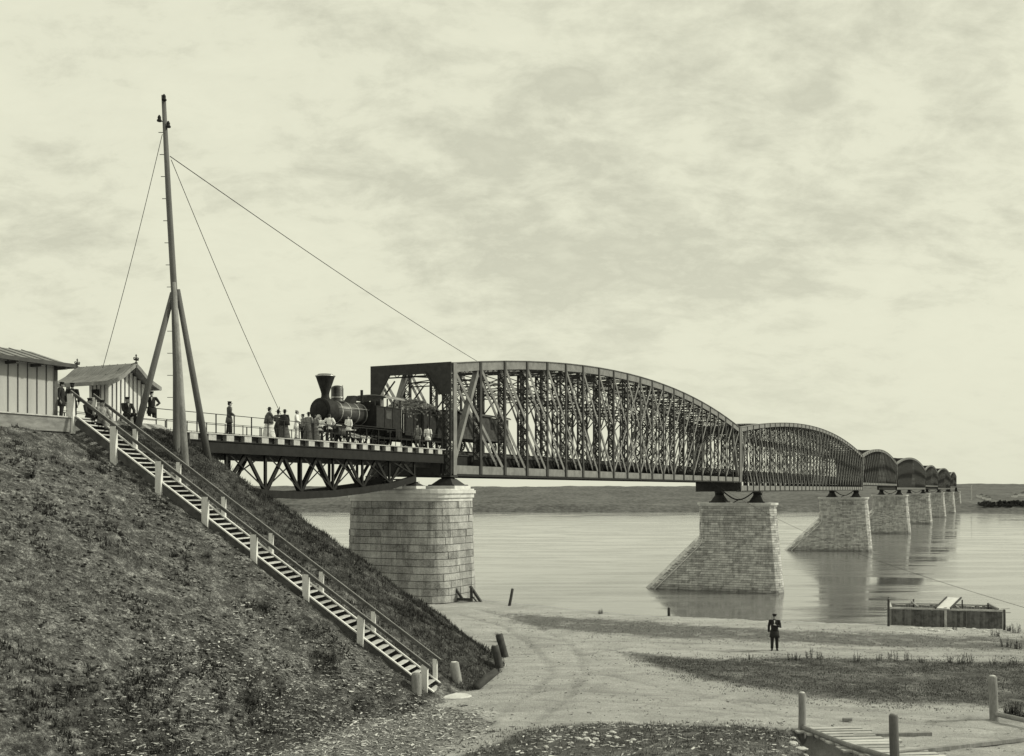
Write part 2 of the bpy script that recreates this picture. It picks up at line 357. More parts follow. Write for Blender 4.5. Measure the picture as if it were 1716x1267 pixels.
ccv = t.nodes.new('ShaderNodeCombineColor')
for i in range(3): t.links.new(v, ccv.inputs[i])
t.links.new(ccv.outputs[0], p.inputs['Base Color'])
bn = t.nodes.new('ShaderNodeBump'); bn.inputs['Strength'].default_value = .8; bn.inputs['Distance'].default_value = .12
t.links.new(T('ADD', nf_, T('MULTIPLY', nvf, .5)), bn.inputs['Height']); t.links.new(bn.outputs[0], p.inputs['Normal'])
xs = np.concatenate([np.linspace(-400, -42, 30), np.arange(-40, 46, .2), np.linspace(48, 400, 30)])
ys = np.concatenate([np.linspace(-120, 14, 24), np.arange(15, 96, .2), np.linspace(98, 170, 20)])
tag(grid_mesh('ground', xs, ys, hz, gm, zones), kind='structure')
# river
wmt = bpy.data.materials.new('river water'); wmt.use_nodes = True; t = wmt.node_tree; p = t.nodes['Principled BSDF']
p.inputs['Roughness'].default_value = .13; p.inputs['IOR'].default_value = 2.7; p.inputs['Specular IOR Level'].default_value = .5
pos = t.nodes.new('ShaderNodeNewGeometry').outputs['Position']
m1 = t.nodes.new('ShaderNodeMapping'); m1.inputs['Scale'].default_value = (.03, .12, 1); m1.inputs['Rotation'].default_value = (0, 0, .15); t.links.new(pos, m1.inputs[0])
m2 = t.nodes.new('ShaderNodeMapping'); m2.inputs['Scale'].default_value = (.5, 1.6, 1); t.links.new(pos, m2.inputs[0])
w1 = noi(1, 5, .6, .8, m1.outputs[0], t); w2 = noi(.9, 4, .6, .3, m2.outputs[0], t)
calm = ramp(w1, [(.44, 0.12), (.58, 1.0)], t)
t.links.new(ramp(w1, [(.3, .14), (.7, .20)], t), p.inputs['Base Color'])
bn = t.nodes.new('ShaderNodeBump'); bn.inputs['Distance'].default_value = .25
m3_ = t.nodes.new('ShaderNodeMapping'); m3_.inputs['Scale'].default_value = (.10, .42, 1); m3_.inputs['Rotation'].default_value = (0, 0, .08); t.links.new(pos, m3_.inputs[0])
w3 = noi(1, 4, .6, .5, m3_.outputs[0], t)
t.links.new(ramp(w1, [(.42, .05), (.56, .17)], t), p.inputs['Roughness'])
t.links.new(wm('ADD', w2, wm('MULTIPLY', w3, 2.2, tree=t), tree=t), bn.inputs['Height']); t.links.new(wm('MULTIPLY', calm, .14, tree=t), bn.inputs['Strength']); t.links.new(bn.outputs[0], p.inputs['Normal'])
riv = MB().add([(-5000, -500, WATER), (5000, -500, WATER), (5000, 1000, WATER), (-5000, 1000, WATER)], [(0, 1, 2, 3)]).build('river', wmt); tag(riv, kind='structure')
# far bank and hills
def fh(X, Y):
    e = 788+12*fbm(X*.004, Y*0, 3)
    d = np.maximum(Y-e, -20)
    z = WATER+np.minimum(d*.25, 5.5)+np.clip((d-60)/560, 0, 1)**.8*(15+2.0*np.clip(X/400-.6, 0, 6))+2.4*fbm(X*.012, Y*.012, 4)*np.clip(d/100, 0, 1)+5*fbm(X*.0025, Y*.003, 6)*np.clip(d/400, 0, 1)+3*fbm(X*.05, Y*.02, 7)*np.clip((d-350)/200, 0, 1)
    return z
hm = M('far fields and woods', .088, .9, .03, .95, stretch=(1, .30, 4), fine=.6, fscale=.30)
tag(grid_mesh('hills', np.concatenate([np.linspace(-3000, -420, 80), np.linspace(-400, 900, 330), np.linspace(930, 3000, 60)]), np.concatenate([np.linspace(770, 900, 30), np.linspace(910, 1700, 60), np.linspace(1750, 5000, 12)]), fh, hm), kind='structure')

# ---------------------------------------------------------------- piers
def rrect(t0, t1, w0, w1, r, k=6):      # rounded rectangle, counter-clockwise in (w,t)
    pts = []
    for (cw, ct, a0) in ((w0+r, t0+r, 180), (w1-r, t0+r, 270), (w1-r, t1-r, 0), (w0+r, t1-r, 90)):
        for i in range(k+1):
            a = math.radians(a0+90*i/k); pts.append((ct+r*math.sin(a), cw+r*math.cos(a)))
    return pts
def river_plan(tc, z, ztop):
    f = (ztop-z); bat = f*.045; h = 2.0+f*.05
    wr = -3.1-bat*2.0; zk = ztop-5.2
    wl = 9.7+min(f, 5.2)*.01; wn = wl+max(0, zk-z)*1.02+.35; ws = wn-(.9 if z > zk else .9+min((zk-z), 1.2)*.8)
    pts = []
    for i in range(7):                  # rounded downstream end
        a = math.radians(90+180*i/6); pts.append((tc-math.cos(a-math.pi/2+0)*0+h*math.sin(a)*1, wr+1.6+1.6*math.cos(a)*1))
    pts += [(tc-h, ws), (tc-h*.12, wn), (tc+h*.12, wn), (tc+h, ws)]
    return pts
def plan_at(pl, fr):
    m = len(pl); i = int(fr) % m; f = fr-int(fr); a, c = pl[i], pl[(i+1) % m]; return (a[0]+(c[0]-a[0])*f, a[1]+(c[1]-a[1])*f)
def blocks(plan, z0, z1, ch, bl, rng, jit=.02, gap=.022, dep=.06):
    mb = MB(); core = MB(); nC = max(1, round((z1-z0)/ch)); ch = (z1-z0)/nC
    rings = []
    for c in range(nC):
        za, zb = z0+c*ch, z0+(c+1)*ch; pa, pb, pm = plan(za), plan(zb), plan((za+zb)/2); m = len(pm)
        seg = [math.dist(pm[i], pm[(i+1) % m]) for i in range(m)]; cum = [0]
        for s_ in seg: cum.append(cum[-1]+s_)
        Ltot = cum[-1]
        ct = sum(q[0] for q in pm)/m; cw = sum(q[1] for q in pm)/m
        def fr(s):
            s = s % Ltot
            for i in range(m):
                if s <= cum[i+1]+1e-9: return i+(s-cum[i])/max(seg[i], 1e-6)*.99999
            return 0
        s = rng.random()*bl; end = s+Ltot
        while s < end-.01:
            ln = bl*(.75+.6*rng.random()); e = min(s+ln, end)
            if end-e < bl*.4: e = end
            # subdivide where corners fall inside
            brk = [s+gap/2]+sorted(x for x in [cc+k*Ltot for cc in cum[1:] for k in (0, 1)] if s+gap < x < e-gap)+[e-gap/2]
            o = rng.uniform(-jit, jit)
            if len(brk) >= 2:
                P = []
                for x in brk:
                    f_ = fr(x); i = int(f_) % m; a, c2 = pm[i], pm[(i+1) % m]; dx, dy = c2[0]-a[0], c2[1]-a[1]; l = math.hypot(dx, dy) or 1
                    nrm = (dy/l, -dx/l)
                    if nrm[0]*(a[0]-ct)+nrm[1]*(a[1]-cw) < 0: nrm = (-nrm[0], -nrm[1])
                    qa, qb = plan_at(pa, f_), plan_at(pb, f_)
                    P.append((qa, qb, nrm))
                vs = []
                for qa, qb, nr in P:
                    for (q, z, k_) in ((qa, za+gap/2, -dep), (qa, za+gap/2+.02, o), (qb, zb-gap/2-.02, o), (qb, zb-gap/2, -dep)):
                        vs.append(BP(q[0]+nr[0]*k_, q[1]+nr[1]*k_, z))
                fs = []
                for i in range(len(P)-1):
                    for j in range(3): fs.append((i*4+j, i*4+4+j, i*4+5+j, i*4+1+j))
                fs.append((0, 1, 2, 3)); l_ = (len(P)-1)*4; fs.append((l_+3, l_+2, l_+1, l_))
                mb.add(vs, fs)
            s = e
    # core
    zs = [z0+i*ch for i in range(nC+1)]; k0 = None
    pl0 = plan(z0); m = len(pl0); vs = []
    for z in zs:
        pl = plan(z); ct = sum(q[0] for q in pl)/m; cw = sum(q[1] for q in pl)/m
        for i, q in enumerate(pl):
            a, c2 = pl[i-1], pl[(i+1) % m]; dx, dy = c2[0]-a[0], c2[1]-a[1]; l = math.hypot(dx, dy) or 1; nr = (dy/l, -dx/l)
            if nr[0]*(q[0]-ct)+nr[1]*(q[1]-cw) < 0: nr = (-nr[0], -nr[1])
            vs.append(BP(q[0]-nr[0]*.035, q[1]-nr[1]*.035, z))
    fs = [(i*m+j, i*m+(j+1) % m, (i+1)*m+(j+1) % m, (i+1)*m+j) for i in range(len(zs)-1) for j in range(m)]
    fs.append(tuple(range(len(vs)-m, len(vs)))); core.add(vs, fs)
    return mb, core
def bearing(parent, t, w, z0, z1, name='bearing', wide=1.2):
    mb = MB()
    def fr(z, a, c): return [BP(t-a, w-c, z), BP(t-a, w+c, z), BP(t+a, w+c, z), BP(t+a, w-c, z)]
    h = z1-z0
    mb.hexa(fr(z0, wide, wide)+fr(z0+h*.12, wide*.95, wide*.95))
    mb.hexa(fr(z0+h*.121, wide*.85, wide*.8)+fr(z0+h*.7, wide*.38, wide*.4))
    mb.tube([BP(t, w-wide*.5, z0+h*.78), BP(t, w+wide*.5, z0+h*.78)], h*.11, 10)
    mb.tbox(t-wide*.5, t+wide*.5, w-wide*.45, w+wide*.45, z0+h*.86, z1)
    return mb.build(name, steel_d, parent)
PT = [0, 109, 236.5, 364, 491.5, 619, 746.5, 855.5]
def pier_label(i): return ["", "first river pier right of the grassy bank, with sloping ice cutter reflected in the water",
  "second river pier, mid stream, its sloping ice cutter in full view", "third river pier, partly hidden behind the second one",
  "fourth river pier, narrow and pale, seen beyond the third", "fifth river pier, small in the row before the far shore",
  "sixth river pier, second last of the row by the far shore", "last pier of the row, standing against the far bank"][i]
p1 = empty('stone_pier', BP(-2, 1.6, GR-.5), 'large rusticated stone pier on the near shore carrying the meeting of both spans', 'pier', 'stone piers of the bridge')
def plan1(z):
    f = (-.55-z)*.03; return rrect(-5.0-f, 1.3+f, -2.15-f, 6.3+f, 1.9)
mb, core = blocks(plan1, GR-1.0, -.9, .53, 1.2, R, .035, .02, .08)
sh = mb.build('shaft', stone, p1); core.build('mortar', mortar, sh)
cap = MB()
for (z0, z1, e) in ((-.9, -.66, .05), (-.655, -.35, .18), (-.345, -.12, .30), (-.115, .0, .18)):
    pl = rrect(-5-e, 1.3+e, -2.15-e, 6.3+e, 1.9+e); m = len(pl)
    cap.add([BP(q[0], q[1], z0) for q in pl]+[BP(q[0], q[1], z1) for q in pl], [tuple(range(m)), tuple(range(2*m-1, m-1, -1))]+[(i, m+i, m+(i+1) % m, (i+1) % m) for i in range(m)])
cap.build('cap', stone_l, p1)
for (t, w) in ((.1, 0), (.1, 6.6)): 
    bearing(p1, t, w, .22, 1.0, wide=1.15)
    MB().tbox(t-1.35, t+1.2, w-1.3, w+1.3, .001, .22).build('bearing_stone', stone_l, p1)
for w in (.25, 2.91):
    MB().tbox(-5.25, -3.9, w-.6, w+.6, .001, .2).build('bearing_stone', stone_l, p1); bearing(p1, -4.5, w, .2, .5, wide=.6)
for i in range(1, 8):
    t0 = PT[i]; zt = -2.4; pr = empty('stone_pier', BP(t0, 3.3, WATER), pier_label(i), 'pier', 'stone piers of the bridge')
    big = i <= 3
    mb, core = blocks(lambda z: river_plan(t0, z, zt-.6), WATER-1.5, zt-.6, .40 if big else .6, 1.15 if big else 1.8, R, .03, .03 if big else .05, .07)
    sh = mb.build('shaft', stone_r, pr); core.build('mortar', mortar, sh)
    cap = MB()
    for (z0, z1, e) in ((zt-.6, zt-.35, .18), (zt-.345, zt, .38)):
        pl = river_plan(t0, zt-.6, zt-.6); ct = t0; cw = 3.3; pl = [(ct+(q[0]-ct)*(1+e/2.0), cw+(q[1]-cw)*(1+e/6.6)) for q in pl]; m = len(pl)
        cap.add([BP(q[0], q[1], z0) for q in pl]+[BP(q[0], q[1], z1) for q in pl], [tuple(range(m)), tuple(range(2*m-1, m-1, -1))]+[(k, m+k, m+(k+1) % m, (k+1) % m) for k in range(m)])
    cap.build('cap', stone_l, pr)
    cp = MB(); zc = zt-.6-5.2-.1
    while zc > WATER-.6:
        zd = zc-(.85 if big else 1.5)
        for sg in (0, 1):
            q_ = []
            for z_ in (zd+.05, zc):
                pl = river_plan(t0, z_, zt-.6); a_, c_ = (pl[7], pl[8]) if sg == 0 else (pl[10], pl[9]); q_.append((a_, c_, z_))
            dn = Vector(BP(-1 if sg == 0 else 1, .5, 0)-BP(0, 0, 0)).normalized()*.20
            v4 = [BP(q_[0][0][0], q_[0][0][1]-.35, q_[0][2]-.25), BP(q_[0][1][0], q_[0][1][1]+.02, q_[0][2]), BP(q_[1][1][0], q_[1][1][1]+.02, q_[1][2]), BP(q_[1][0][0], q_[1][0][1]-.35, q_[1][2]-.25)]
            cp.hexa([v-dn*.5 for v in v4]+[v+dn for v in v4])
        zc = zd
    cp.build('ice_cutter_coping', coping, pr)
    for w in (0, 6.6): bearing(pr, t0, w, zt+.001, -.48 if i < 7 else .98, wide=1.5)
    st = MB(); c_ = [BP(t0, .8+5*k/8, -.6-1.3*math.sin(math.pi*k/8)) for k in range(9)]; st.tube(c_, .12, 6); st.tube([BP(t0, 3.3, -1.9), BP(t0, 4.2, -2.4)], .08, 6); st.build('hanging_pipe', steel_d, pr)

# ---------------------------------------------------------------- truss spans
WT = 6.6
def span(t0, t1, zb, cb, ze, rise, P, label, det):
    """det 2: every member a part; 1: posts and chords as parts; 0: far away"""
    root = empty('truss_span', BP((t0+t1)/2, WT/2, zb), label, 'bridge span', 'arched truss spans of the railway bridge')
    Ln = t1-t0; tt = [t0+.3+(Ln-.6)*i/P for i in range(P+1)]
    zt = lambda t: ze+rise*4*((t-t0)/Ln)*(1-(t-t0)/Ln)
    for side, w in ((0, 0.), (1, WT)):
        top = MB(); bot = MB(); hw = .26
        for i in range(P):
            for (wa, wb) in ((w-hw, w-hw+.05), (w+hw-.05, w+hw)):
                q = []
                for (tq, z) in ((tt[i], zt(tt[i])), (tt[i+1], zt(tt[i+1]))):
                    q.append((tq, z))
                a = [BP(q[0][0], wa, q[0][1]-.72), BP(q[0][0], wb, q[0][1]-.72), BP(q[1][0], wb, q[1][1]-.72), BP(q[1][0], wa, q[1][1]-.72)]
                top.hexa(a+[x+Vector((0, 0, .70)) for x in a])
            a = [BP(tt[i], w-hw-.14, zt(tt[i])-.018), BP(tt[i], w+hw+.14, zt(tt[i])-.018), BP(tt[i+1], w+hw+.14, zt(tt[i+1])-.018), BP(tt[i+1], w-hw-.14, zt(tt[i+1])-.018)]
            top.hexa(a+[x+Vector((0, 0, .05)) for x in a])
        for wa in (w-hw, w+hw-.05):
            bot.tbox(tt[0]-.28, tt[-1]+.28, wa, wa+.05, zb+.05, zb+cb)
        fg = MB(); fg.tbox(tt[0]-.28, tt[-1]+.28, w-hw-.14, w+hw+.14, zb-.03, zb+.048); fg.tbox(tt[0]-.28, tt[-1]+.28, w-hw-.10, w-hw-.001, zb+.049, zb+.14)
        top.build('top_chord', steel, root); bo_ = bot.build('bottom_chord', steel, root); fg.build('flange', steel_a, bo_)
        # posts
        allp = MB()
        for i in range(P+1):
            mb = MB() if det else allp
            z0, z1 = zb+.05, zt(tt[i])-.02; dw = .24
            end = i in (0, P)
            if not det: mb.tbox(tt[i]-.17, tt[i]+.17, w-.2, w+.2, z0, z1)
            for s in (-1, 1):
                mb.tbox(tt[i]-.17, tt[i]+.17, w+s*(dw+.05)-.05, w+s*(dw+.05)+.05, z0, z1)
            if det == 2 or (det == 1 and side == 0):
                st = .46; z = z0+cb; k = 0
                while z+st < z1-.7:
                    s = 1 if k % 2 else -1
                    for tq in (tt[i]-.15, tt[i]+.15):
                        mb.bar(BP(tq, w-s*dw, z), BP(tq, w+s*dw, z+st), .07, .02, n)
                    if k % 2: mb.bar(BP(tt[i], w-dw, z), BP(tt[i], w+dw, z), .26, .05, b)
                    z += st; k += 1
                mb.tbox(tt[i]-.19, tt[i]+.19, w-hw-.10, w+hw+.10, zb+.06, zb+cb+.5)
            if end and det:
                mb.tbox(tt[i]-.26, tt[i]+.26, w-hw-.15, w-hw-.105, z0, z1)
            if det: 
                mb.build('post', steel_d if not end else steel, root)
        if not det: allp.build('post_row', steel_d, root)
        # diagonals spanning two panels; end struts
        dl = []
        for i in range(P-1):
            mid = (i+1)/P
            zt0, zb0 = zt(tt[i])-.4, zb+cb*.5
            if mid < .5+1.6/P: dl.append(((tt[i], zt(tt[i])-.45), (tt[i+2], zb+cb*.6)))
            if mid > .5-1.6/P: dl.append(((tt[i+2], zt(tt[i+2])-.45), (tt[i], zb+cb*.6)))
        strut = [((tt[1], zt(tt[1])-.45), (tt[0], zb+cb*.6)), ((tt[P-1], zt(tt[P-1])-.45), (tt[P], zb+cb*.6))]
        lump = MB()
        for k, (a, c) in enumerate(dl):
            mb = MB() if (det == 2 or (det == 1 and (side == 0 or k < 30))) else lump
            for s in ((-1, 1) if det else (-1,)):
                mb.bar(BP(a[0], w+s*.24, a[1]), BP(c[0], w+s*.24, c[1]), .04, .30, n)
            if det == 2:
                for q in range(1, 7):
                    f = q/7; mb.bar(BP(a[0]+(c[0]-a[0])*f, w-.18, a[1]+(c[1]-a[1])*f), BP(a[0]+(c[0]-a[0])*(f+.05), w+.18, a[1]+(c[1]-a[1])*(f+.05)), .05, .02)
            if mb is not lump: mb.build('diagonal', steel, root)
        if lump.v: tag(lump.build('diagonal_bars', steel, root), kind='stuff')
        for a, c in strut: MB().bar(BP(a[0], w, a[1]), BP(c[0], w, c[1]), .42, .34, n).build('end_strut', steel, root)
    # cross frames, laterals, floor
    lm = MB(); step = 1
    for i in range(0, P+1, step):
        tq = tt[i]; z1 = zt(tq)-.3; mb = MB() if det else lm
        for z in (z1, z1-.62):
            mb.bar(BP(tq, .2, z), BP(tq, WT-.2, z), .10, .10)
        if det:
            K = 8
            for k in range(K):
                w0_, w1_ = .3+(WT-.6)*k/K, .3+(WT-.6)*(k+1)/K
                a, c = (z1, z1-.62) if k % 2 else (z1-.62, z1)
                mb.bar(BP(tq, w0_, a), BP(tq, w1_, c), .05, .05)
            zl = 8.45
            if z1-.62-zl > .5:
                for z in (zl, zl+.3): mb.bar(BP(tq, .2, z), BP(tq, WT-.2, z), .09, .09)
                for k in range(10):
                    w0_, w1_ = .3+(WT-.6)*k/10, .3+(WT-.6)*(k+1)/10
                    mb.bar(BP(tq, w0_, zl+(.3 if k % 2 else 0)), BP(tq, w1_, zl+(0 if k % 2 else .3)), .04, .04)
                mb.bar(BP(tq, .3, z1-.62), BP(tq, WT-.3, zl+.3), .08, .08); mb.bar(BP(tq, WT-.3, z1-.62), BP(tq, .3, zl+.3), .08, .08)
            # knee brackets
            mb.bar(BP(tq, .3, zl-1.5), BP(tq, 1.6, min(zl, z1-.62)), .10, .08); mb.bar(BP(tq, WT-.3, zl-1.5), BP(tq, WT-1.6, min(zl, z1-.62)), .10, .08)
            mb.build('cross_frame', steel_d, root)
    if not det: lm.build('cross_frames', steel_d, root)
    lat = MB()
    for i in range(P):
        a, c = tt[i], tt[i+1]
        for (p_, q_) in ((0, WT), (WT, 0)): lat.bar(BP(a, p_, zt(a)-.25), BP(c, q_, zt(c)-.25), .14, .10)
        if det: lat.bar(BP((a+c)/2, .1, zt((a+c)/2)-.25), BP((a+c)/2, WT-.1, zt((a+c)/2)-.25), .12, .08)
    lat.build('top_bracing', steel_d, root)
    fl = MB()
    for i in range(P+1): fl.tbox(tt[i]-.12, tt[i]+.12, .3, WT-.3, max(zb+.3, 1.25), 2.15)
    for w in (2.35, 4.15): fl.tbox(t0+.1, t1-.1, w, w+.12, 2.16, 2.76)
    fl.build('floor_beams', steel_d, root)
    dk = MB(); dk.tbox(t0+.05, t1-.05, 1.5, 5.1, 2.77, 2.92)
    dk.tbox(t0+.05, t1-.05, .45, 1.45, 2.6, 2.66); dk.tbox(t0+.05, t1-.05, 5.15, 6.15, 2.6, 2.66)
    dk.build('deck_planks', wood_d, root)
    if det:
        iw = MB()
        for wz in (.55, WT-.6):
            iw.tbox(t0+.2, t1-.2, wz, wz+.05, 1.35, 2.59)
        iw.build('footway_girder', steel_a, root)
    return root, tt, zt
def portal(root, t, zb, z1, s=-1):
    mb = MB()
    # three convex pieces
    th = .10
    def pc(poly): mb.prism([BP(t, w, z) for w, z in poly], b*th*s)
    pc([(WT-.45, zb+.02), (WT+.32, zb+.02), (WT+.32, 7.2), (WT-.45, 7.2)])
    pc([(-.32, zb+.02), (-.20, zb+.02), (-.20, 7.2), (-.32, 7.2)]); pc([(.36, zb+.02), (.48, zb+.02), (.48, 7.2), (.36, 7.2)])
    z_ = zb+.1
    while z_ < 7.1:
        e_ = min(z_+.55, 7.2); mb.bar(BP(t+s*.03, -.2, z_), BP(t+s*.03, .36, e_), .03, .09, b); mb.bar(BP(t+s*.07, .36, z_), BP(t+s*.07, -.2, e_), .03, .09, b); z_ = e_
    pc([(-.32, 7.203), (.62, 7.203), (1.85, 8.9), (1.85, z1), (-.32, z1)]); pc([(WT+.32, 7.203), (WT+.32, z1), (WT-1.5, z1), (WT-1.5, 8.9), (WT-.45, 7.203)])
    pc([(1.853, 8.9), (WT-1.503, 8.9), (WT-1.503, z1), (1.853, z1)]); pc([(.623, zb+.02), (WT-.453, zb+.02), (WT-.453, 2.6), (.623, 2.6)])
    mb.build('portal_plate', steel_d, root)
    rb = MB()
    for (a, c) in (((.62, 7.2), (1.85, 8.9)), ((1.85, 8.9), (WT-1.5, 8.9)), ((WT-1.5, 8.9), (WT-.45, 7.2))):
        rb.bar(BP(t+s*.18, a[0], a[1]), BP(t+s*.18, c[0], c[1]), .12, .15, n)
    rb.build('portal_rim', steel_d, root)
sp1, tt1, zt1 = span(.2, 94.8, 1.0, .80, 9.6, 3.3, 21, 'nearest arched steel truss span, the locomotive at its open end', 2)
portal(sp1, .05, 1.0, 9.66)
sp2, tt2, zt2 = span(95.1, 248.7, -.45, .95, 9.7, 3.9, 34, 'second arched truss span, standing lower on the first and second river piers', 1)
portal(sp2, 95.0, -.45, 9.7); MB().prism([BP(94.85, w, z) for w, z in ((-.35, .93), (-.1, .2), (.5, -.42), (WT-.9, -.42), (WT-.1, .1), (WT+.35, .93))], b*.15).build('end_plate', steel_d, sp2)
spans = [(249.0, 351.7, 1.0, .8, 23, 'third truss span, small arch right behind the second span'), (352.0, 503.5, -.45, .95, 34, 'fourth truss span, second of the small far arches'),
         (503.8, 606.7, 1.0, .8, 23, 'fifth truss span, tiny dark arch beyond the fourth'), (607.0, 758.5, -.45, .95, 34, 'sixth truss span, last but one of the far arches'),
         (758.8, 856.0, 1.0, .8, 21, 'last truss span, smallest arch touching the far bank')]
for (a, c, zb, cb, P, lab) in spans: span(a, c, zb, cb, 9.7, 3.3 if zb > 0 else 3.9, P, lab, 0)

# ---------------------------------------------------------------- approach span (fish-bellied deck truss)
ap = empty('approach_span', BP(-16, 2.5, 2), 'short fish-bellied deck truss between the grassy bank and the near stone pier', 'bridge span')
ND = [-4.55-3.35*k for k in range(8)]; ZL = [.52, -.02, -.30, -.52, -.60, -.50, -.1, .6]
ZU = 1.97
for w in (.25, 2.91):
    g = MB(); 
    g.tbox(-28.4, -.55, w-.22, w-.16, ZU-.0, 2.55); g.tbox(-28.4, -.55, w+.16, w+.22, ZU, 2.55); g.tbox(-28.4, -.55, w-.30, w+.30, 2.551, 2.595); g.tbox(-28.4, -.55, w-.30, w+.30, ZU-.04, ZU-.001)
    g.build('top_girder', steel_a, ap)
    bc = MB()
    for k in range(7):
        for j in range(4):
            f0, f1 = j/4, (j+1)/4
            a = BP(ND[k]+(ND[k+1]-ND[k])*f0, w, ZL[k]+(ZL[k+1]-ZL[k])*f0+.12*math.sin(math.pi*0)); c = BP(ND[k]+(ND[k+1]-ND[k])*f1, w, ZL[k]+(ZL[k+1]-ZL[k])*f1)
            bc.hexa([a-n*.2-Vector((0, 0, .02)), a+n*.2-Vector((0, 0, .02)), c+n*.2-Vector((0, 0, .02)), c-n*.2-Vector((0, 0, .02)), a-n*.2+Vector((0, 0, .42)), a+n*.2+Vector((0, 0, .42)), c+n*.2+Vector((0, 0, .42)), c-n*.2+Vector((0, 0, .42))])
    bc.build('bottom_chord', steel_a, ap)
    for k in range(8):
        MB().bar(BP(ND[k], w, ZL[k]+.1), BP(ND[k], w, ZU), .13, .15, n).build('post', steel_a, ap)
    for k in range(7):
        # main diagonals form a V about every other post; light counters cross them
        lo, hi = (k, k+1) if k % 2 == 0 else (k+1, k)
        lo, hi = hi, lo
        m_ = (ND[k]+ND[k+1])/2; zl_ = (ZL[k]+ZL[k+1])/2
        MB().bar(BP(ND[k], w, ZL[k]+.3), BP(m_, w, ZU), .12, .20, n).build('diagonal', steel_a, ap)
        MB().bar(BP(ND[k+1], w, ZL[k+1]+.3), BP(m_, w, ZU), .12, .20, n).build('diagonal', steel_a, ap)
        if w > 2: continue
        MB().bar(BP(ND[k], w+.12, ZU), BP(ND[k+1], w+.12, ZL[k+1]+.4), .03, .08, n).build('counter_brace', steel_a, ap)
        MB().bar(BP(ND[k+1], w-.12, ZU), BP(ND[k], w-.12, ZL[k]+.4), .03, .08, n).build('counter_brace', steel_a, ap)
xb = MB()
for k in range(8): xb.bar(BP(ND[k], .25, ZL[k]+.15), BP(ND[k], 2.91, ZL[k]+.15), .12, .10, n)
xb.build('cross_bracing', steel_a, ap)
k = 0; t = -29.2
while t < -.9:
    MB().tbox(t, t+.60, -.06, 6.4, 2.60, 2.93).build('sleeper', tie_m, ap); t += 1.46+R.uniform(-.10, .10)
MB().tbox(-29.4, -.4, .22, 6.2, 2.61, 2.90).build('deck_fill', steel_d, ap)
wk = MB()
t = -29.4
while t < -.6:
    e = min(t+4.2, -.45)
    for j in range(4): wk.tbox(t+.01, e-.01, -.10+j*.42, -.10+j*.42+.40, 2.935, 2.985)
    for j in range(3): wk.tbox(t+.01, e-.01, 5.2+j*.42, 5.6+j*.42, 2.935, 2.985)
    t = e if e < -.5 else 0
wk.build('footway_planks', wood_l, ap)
MB().tbox(-28.5, -.5, 1.2, 1.24, 1.6, 2.66).build('stringer', steel_d, ap)

def railing(w, t0, t1, lab):
    r = empty('iron_railing', BP(t0, w, 3), lab, 'railing')
    rl = MB(); rl.tube([BP(t0, w, 4.02), BP(t1, w, 4.02)], .022, 6); rl.tube([BP(t0, w, 3.52), BP(t1, w, 3.52)], .016, 6); rl.build('rail', iron, r)
    t = t0; k = 0
    while t <= t1:
        MB().tbox(t-.025, t+.025, w-.025, w+.025, 2.9, 4.03).build('post', iron, r)
        MB().tbox(t+.73-.018, t+.73+.018, w-.018, w+.018, 2.9, 3.52).build('short_post', iron, r)
        t += 1.46
railing(-.04, -36.0, -.9, 'thin black iron railing on the deck edge, in front of the people')
railing(6.35, -36.0, -.9, 'thin black iron railing on the far deck edge, behind the people')
tr = empty('railway_track', BP(-30, 3.3, 2.9), 'pair of steel rails running onto the bridge beside the footway', 'railway track')
for w in (2.54, 4.06):
    m_ = MB(); m_.tbox(-80, 860, w-.03, w+.03, 3.0 if False else 2.99, 3.13); m_.tbox(-80, 860, w-.06, w+.06, 2.94, 2.985); m_.build('rail', iron, tr)
RZ = 3.13

# ---------------------------------------------------------------- locomotive, tender, wagon
def wheel(mb, t, w, r, th=.12, spokes=10):
    c = BP(t, w, RZ+r); ax = n
    prof = [(r, -th/2), (r, th/2), (r*.86, th/2), (r*.86, -th/2)]
    k = len(mb.v); seg = 24
    for rr, h in prof:
        for j in range(seg):
            a = 2*math.pi*j/seg; mb.v.append(tuple(c+ax*h+b*math.cos(a)*rr+Vector((0, 0, math.sin(a)*rr))))
    for i in range(4):
        for j in range(seg):
            a0 = k+i*seg+j; a1 = k+i*seg+(j+1) % seg; b0 = k+((i+1) % 4)*seg+j; b1 = k+((i+1) % 4)*seg+(j+1) % seg
            mb.f.append((a0, a1, b1, b0))
    for s in range(spokes):
        a = math.pi*2*s/spokes; mb.bar(c, c+b*math.cos(a)*r*.9+Vector((0, 0, math.sin(a)*r*.9)), .05, .05)
    mb.tube([c-ax*th*.8, c+ax*th*.8], r*.17, 12)
lo = empty('steam_locomotive', BP(-8, 3.3, RZ), 'black steam locomotive with a tall funnel chimney, standing at the mouth of the bridge', 'locomotive')
CB = 2.15; RB = .80; WCc = 3.3
def lath(mb, t0, prof, z=CB, seg=28): return mb.lathe(BP(t0, WCc, RZ+z), prof, seg, b)
bo = MB(); lath(bo, -10.7, [(RB*.9, 0), (RB*.95, .02), (RB*.95, 4.6)]); boiler = bo.build('boiler', iron_b, lo, True)
bd = MB()
for k in range(4): lath(bd, -10.2+k*1.0, [(RB*.97, 0), (RB*.985, .01), (RB*.985, .07), (RB*.97, .08)])
bd.tube([BP(-10.6, 2.42, RZ+2.45), BP(-6.4, 2.42, RZ+2.45)], .022, 6); bd.build('boiler_bands', bright, boiler)
sb = MB(); lath(sb, -11.75, [(RB*1.05, 0), (RB*1.07, .03), (RB*1.07, 1.03), (RB*.9, 1.05)]); sbo = sb.build('smokebox', iron, lo, True)
dr = MB(); lath(dr, -11.87, [(.06, -.02), (.35, .0), (.62, .07), (.66, .12)]); dr.build('smokebox_door', iron, sbo, True)
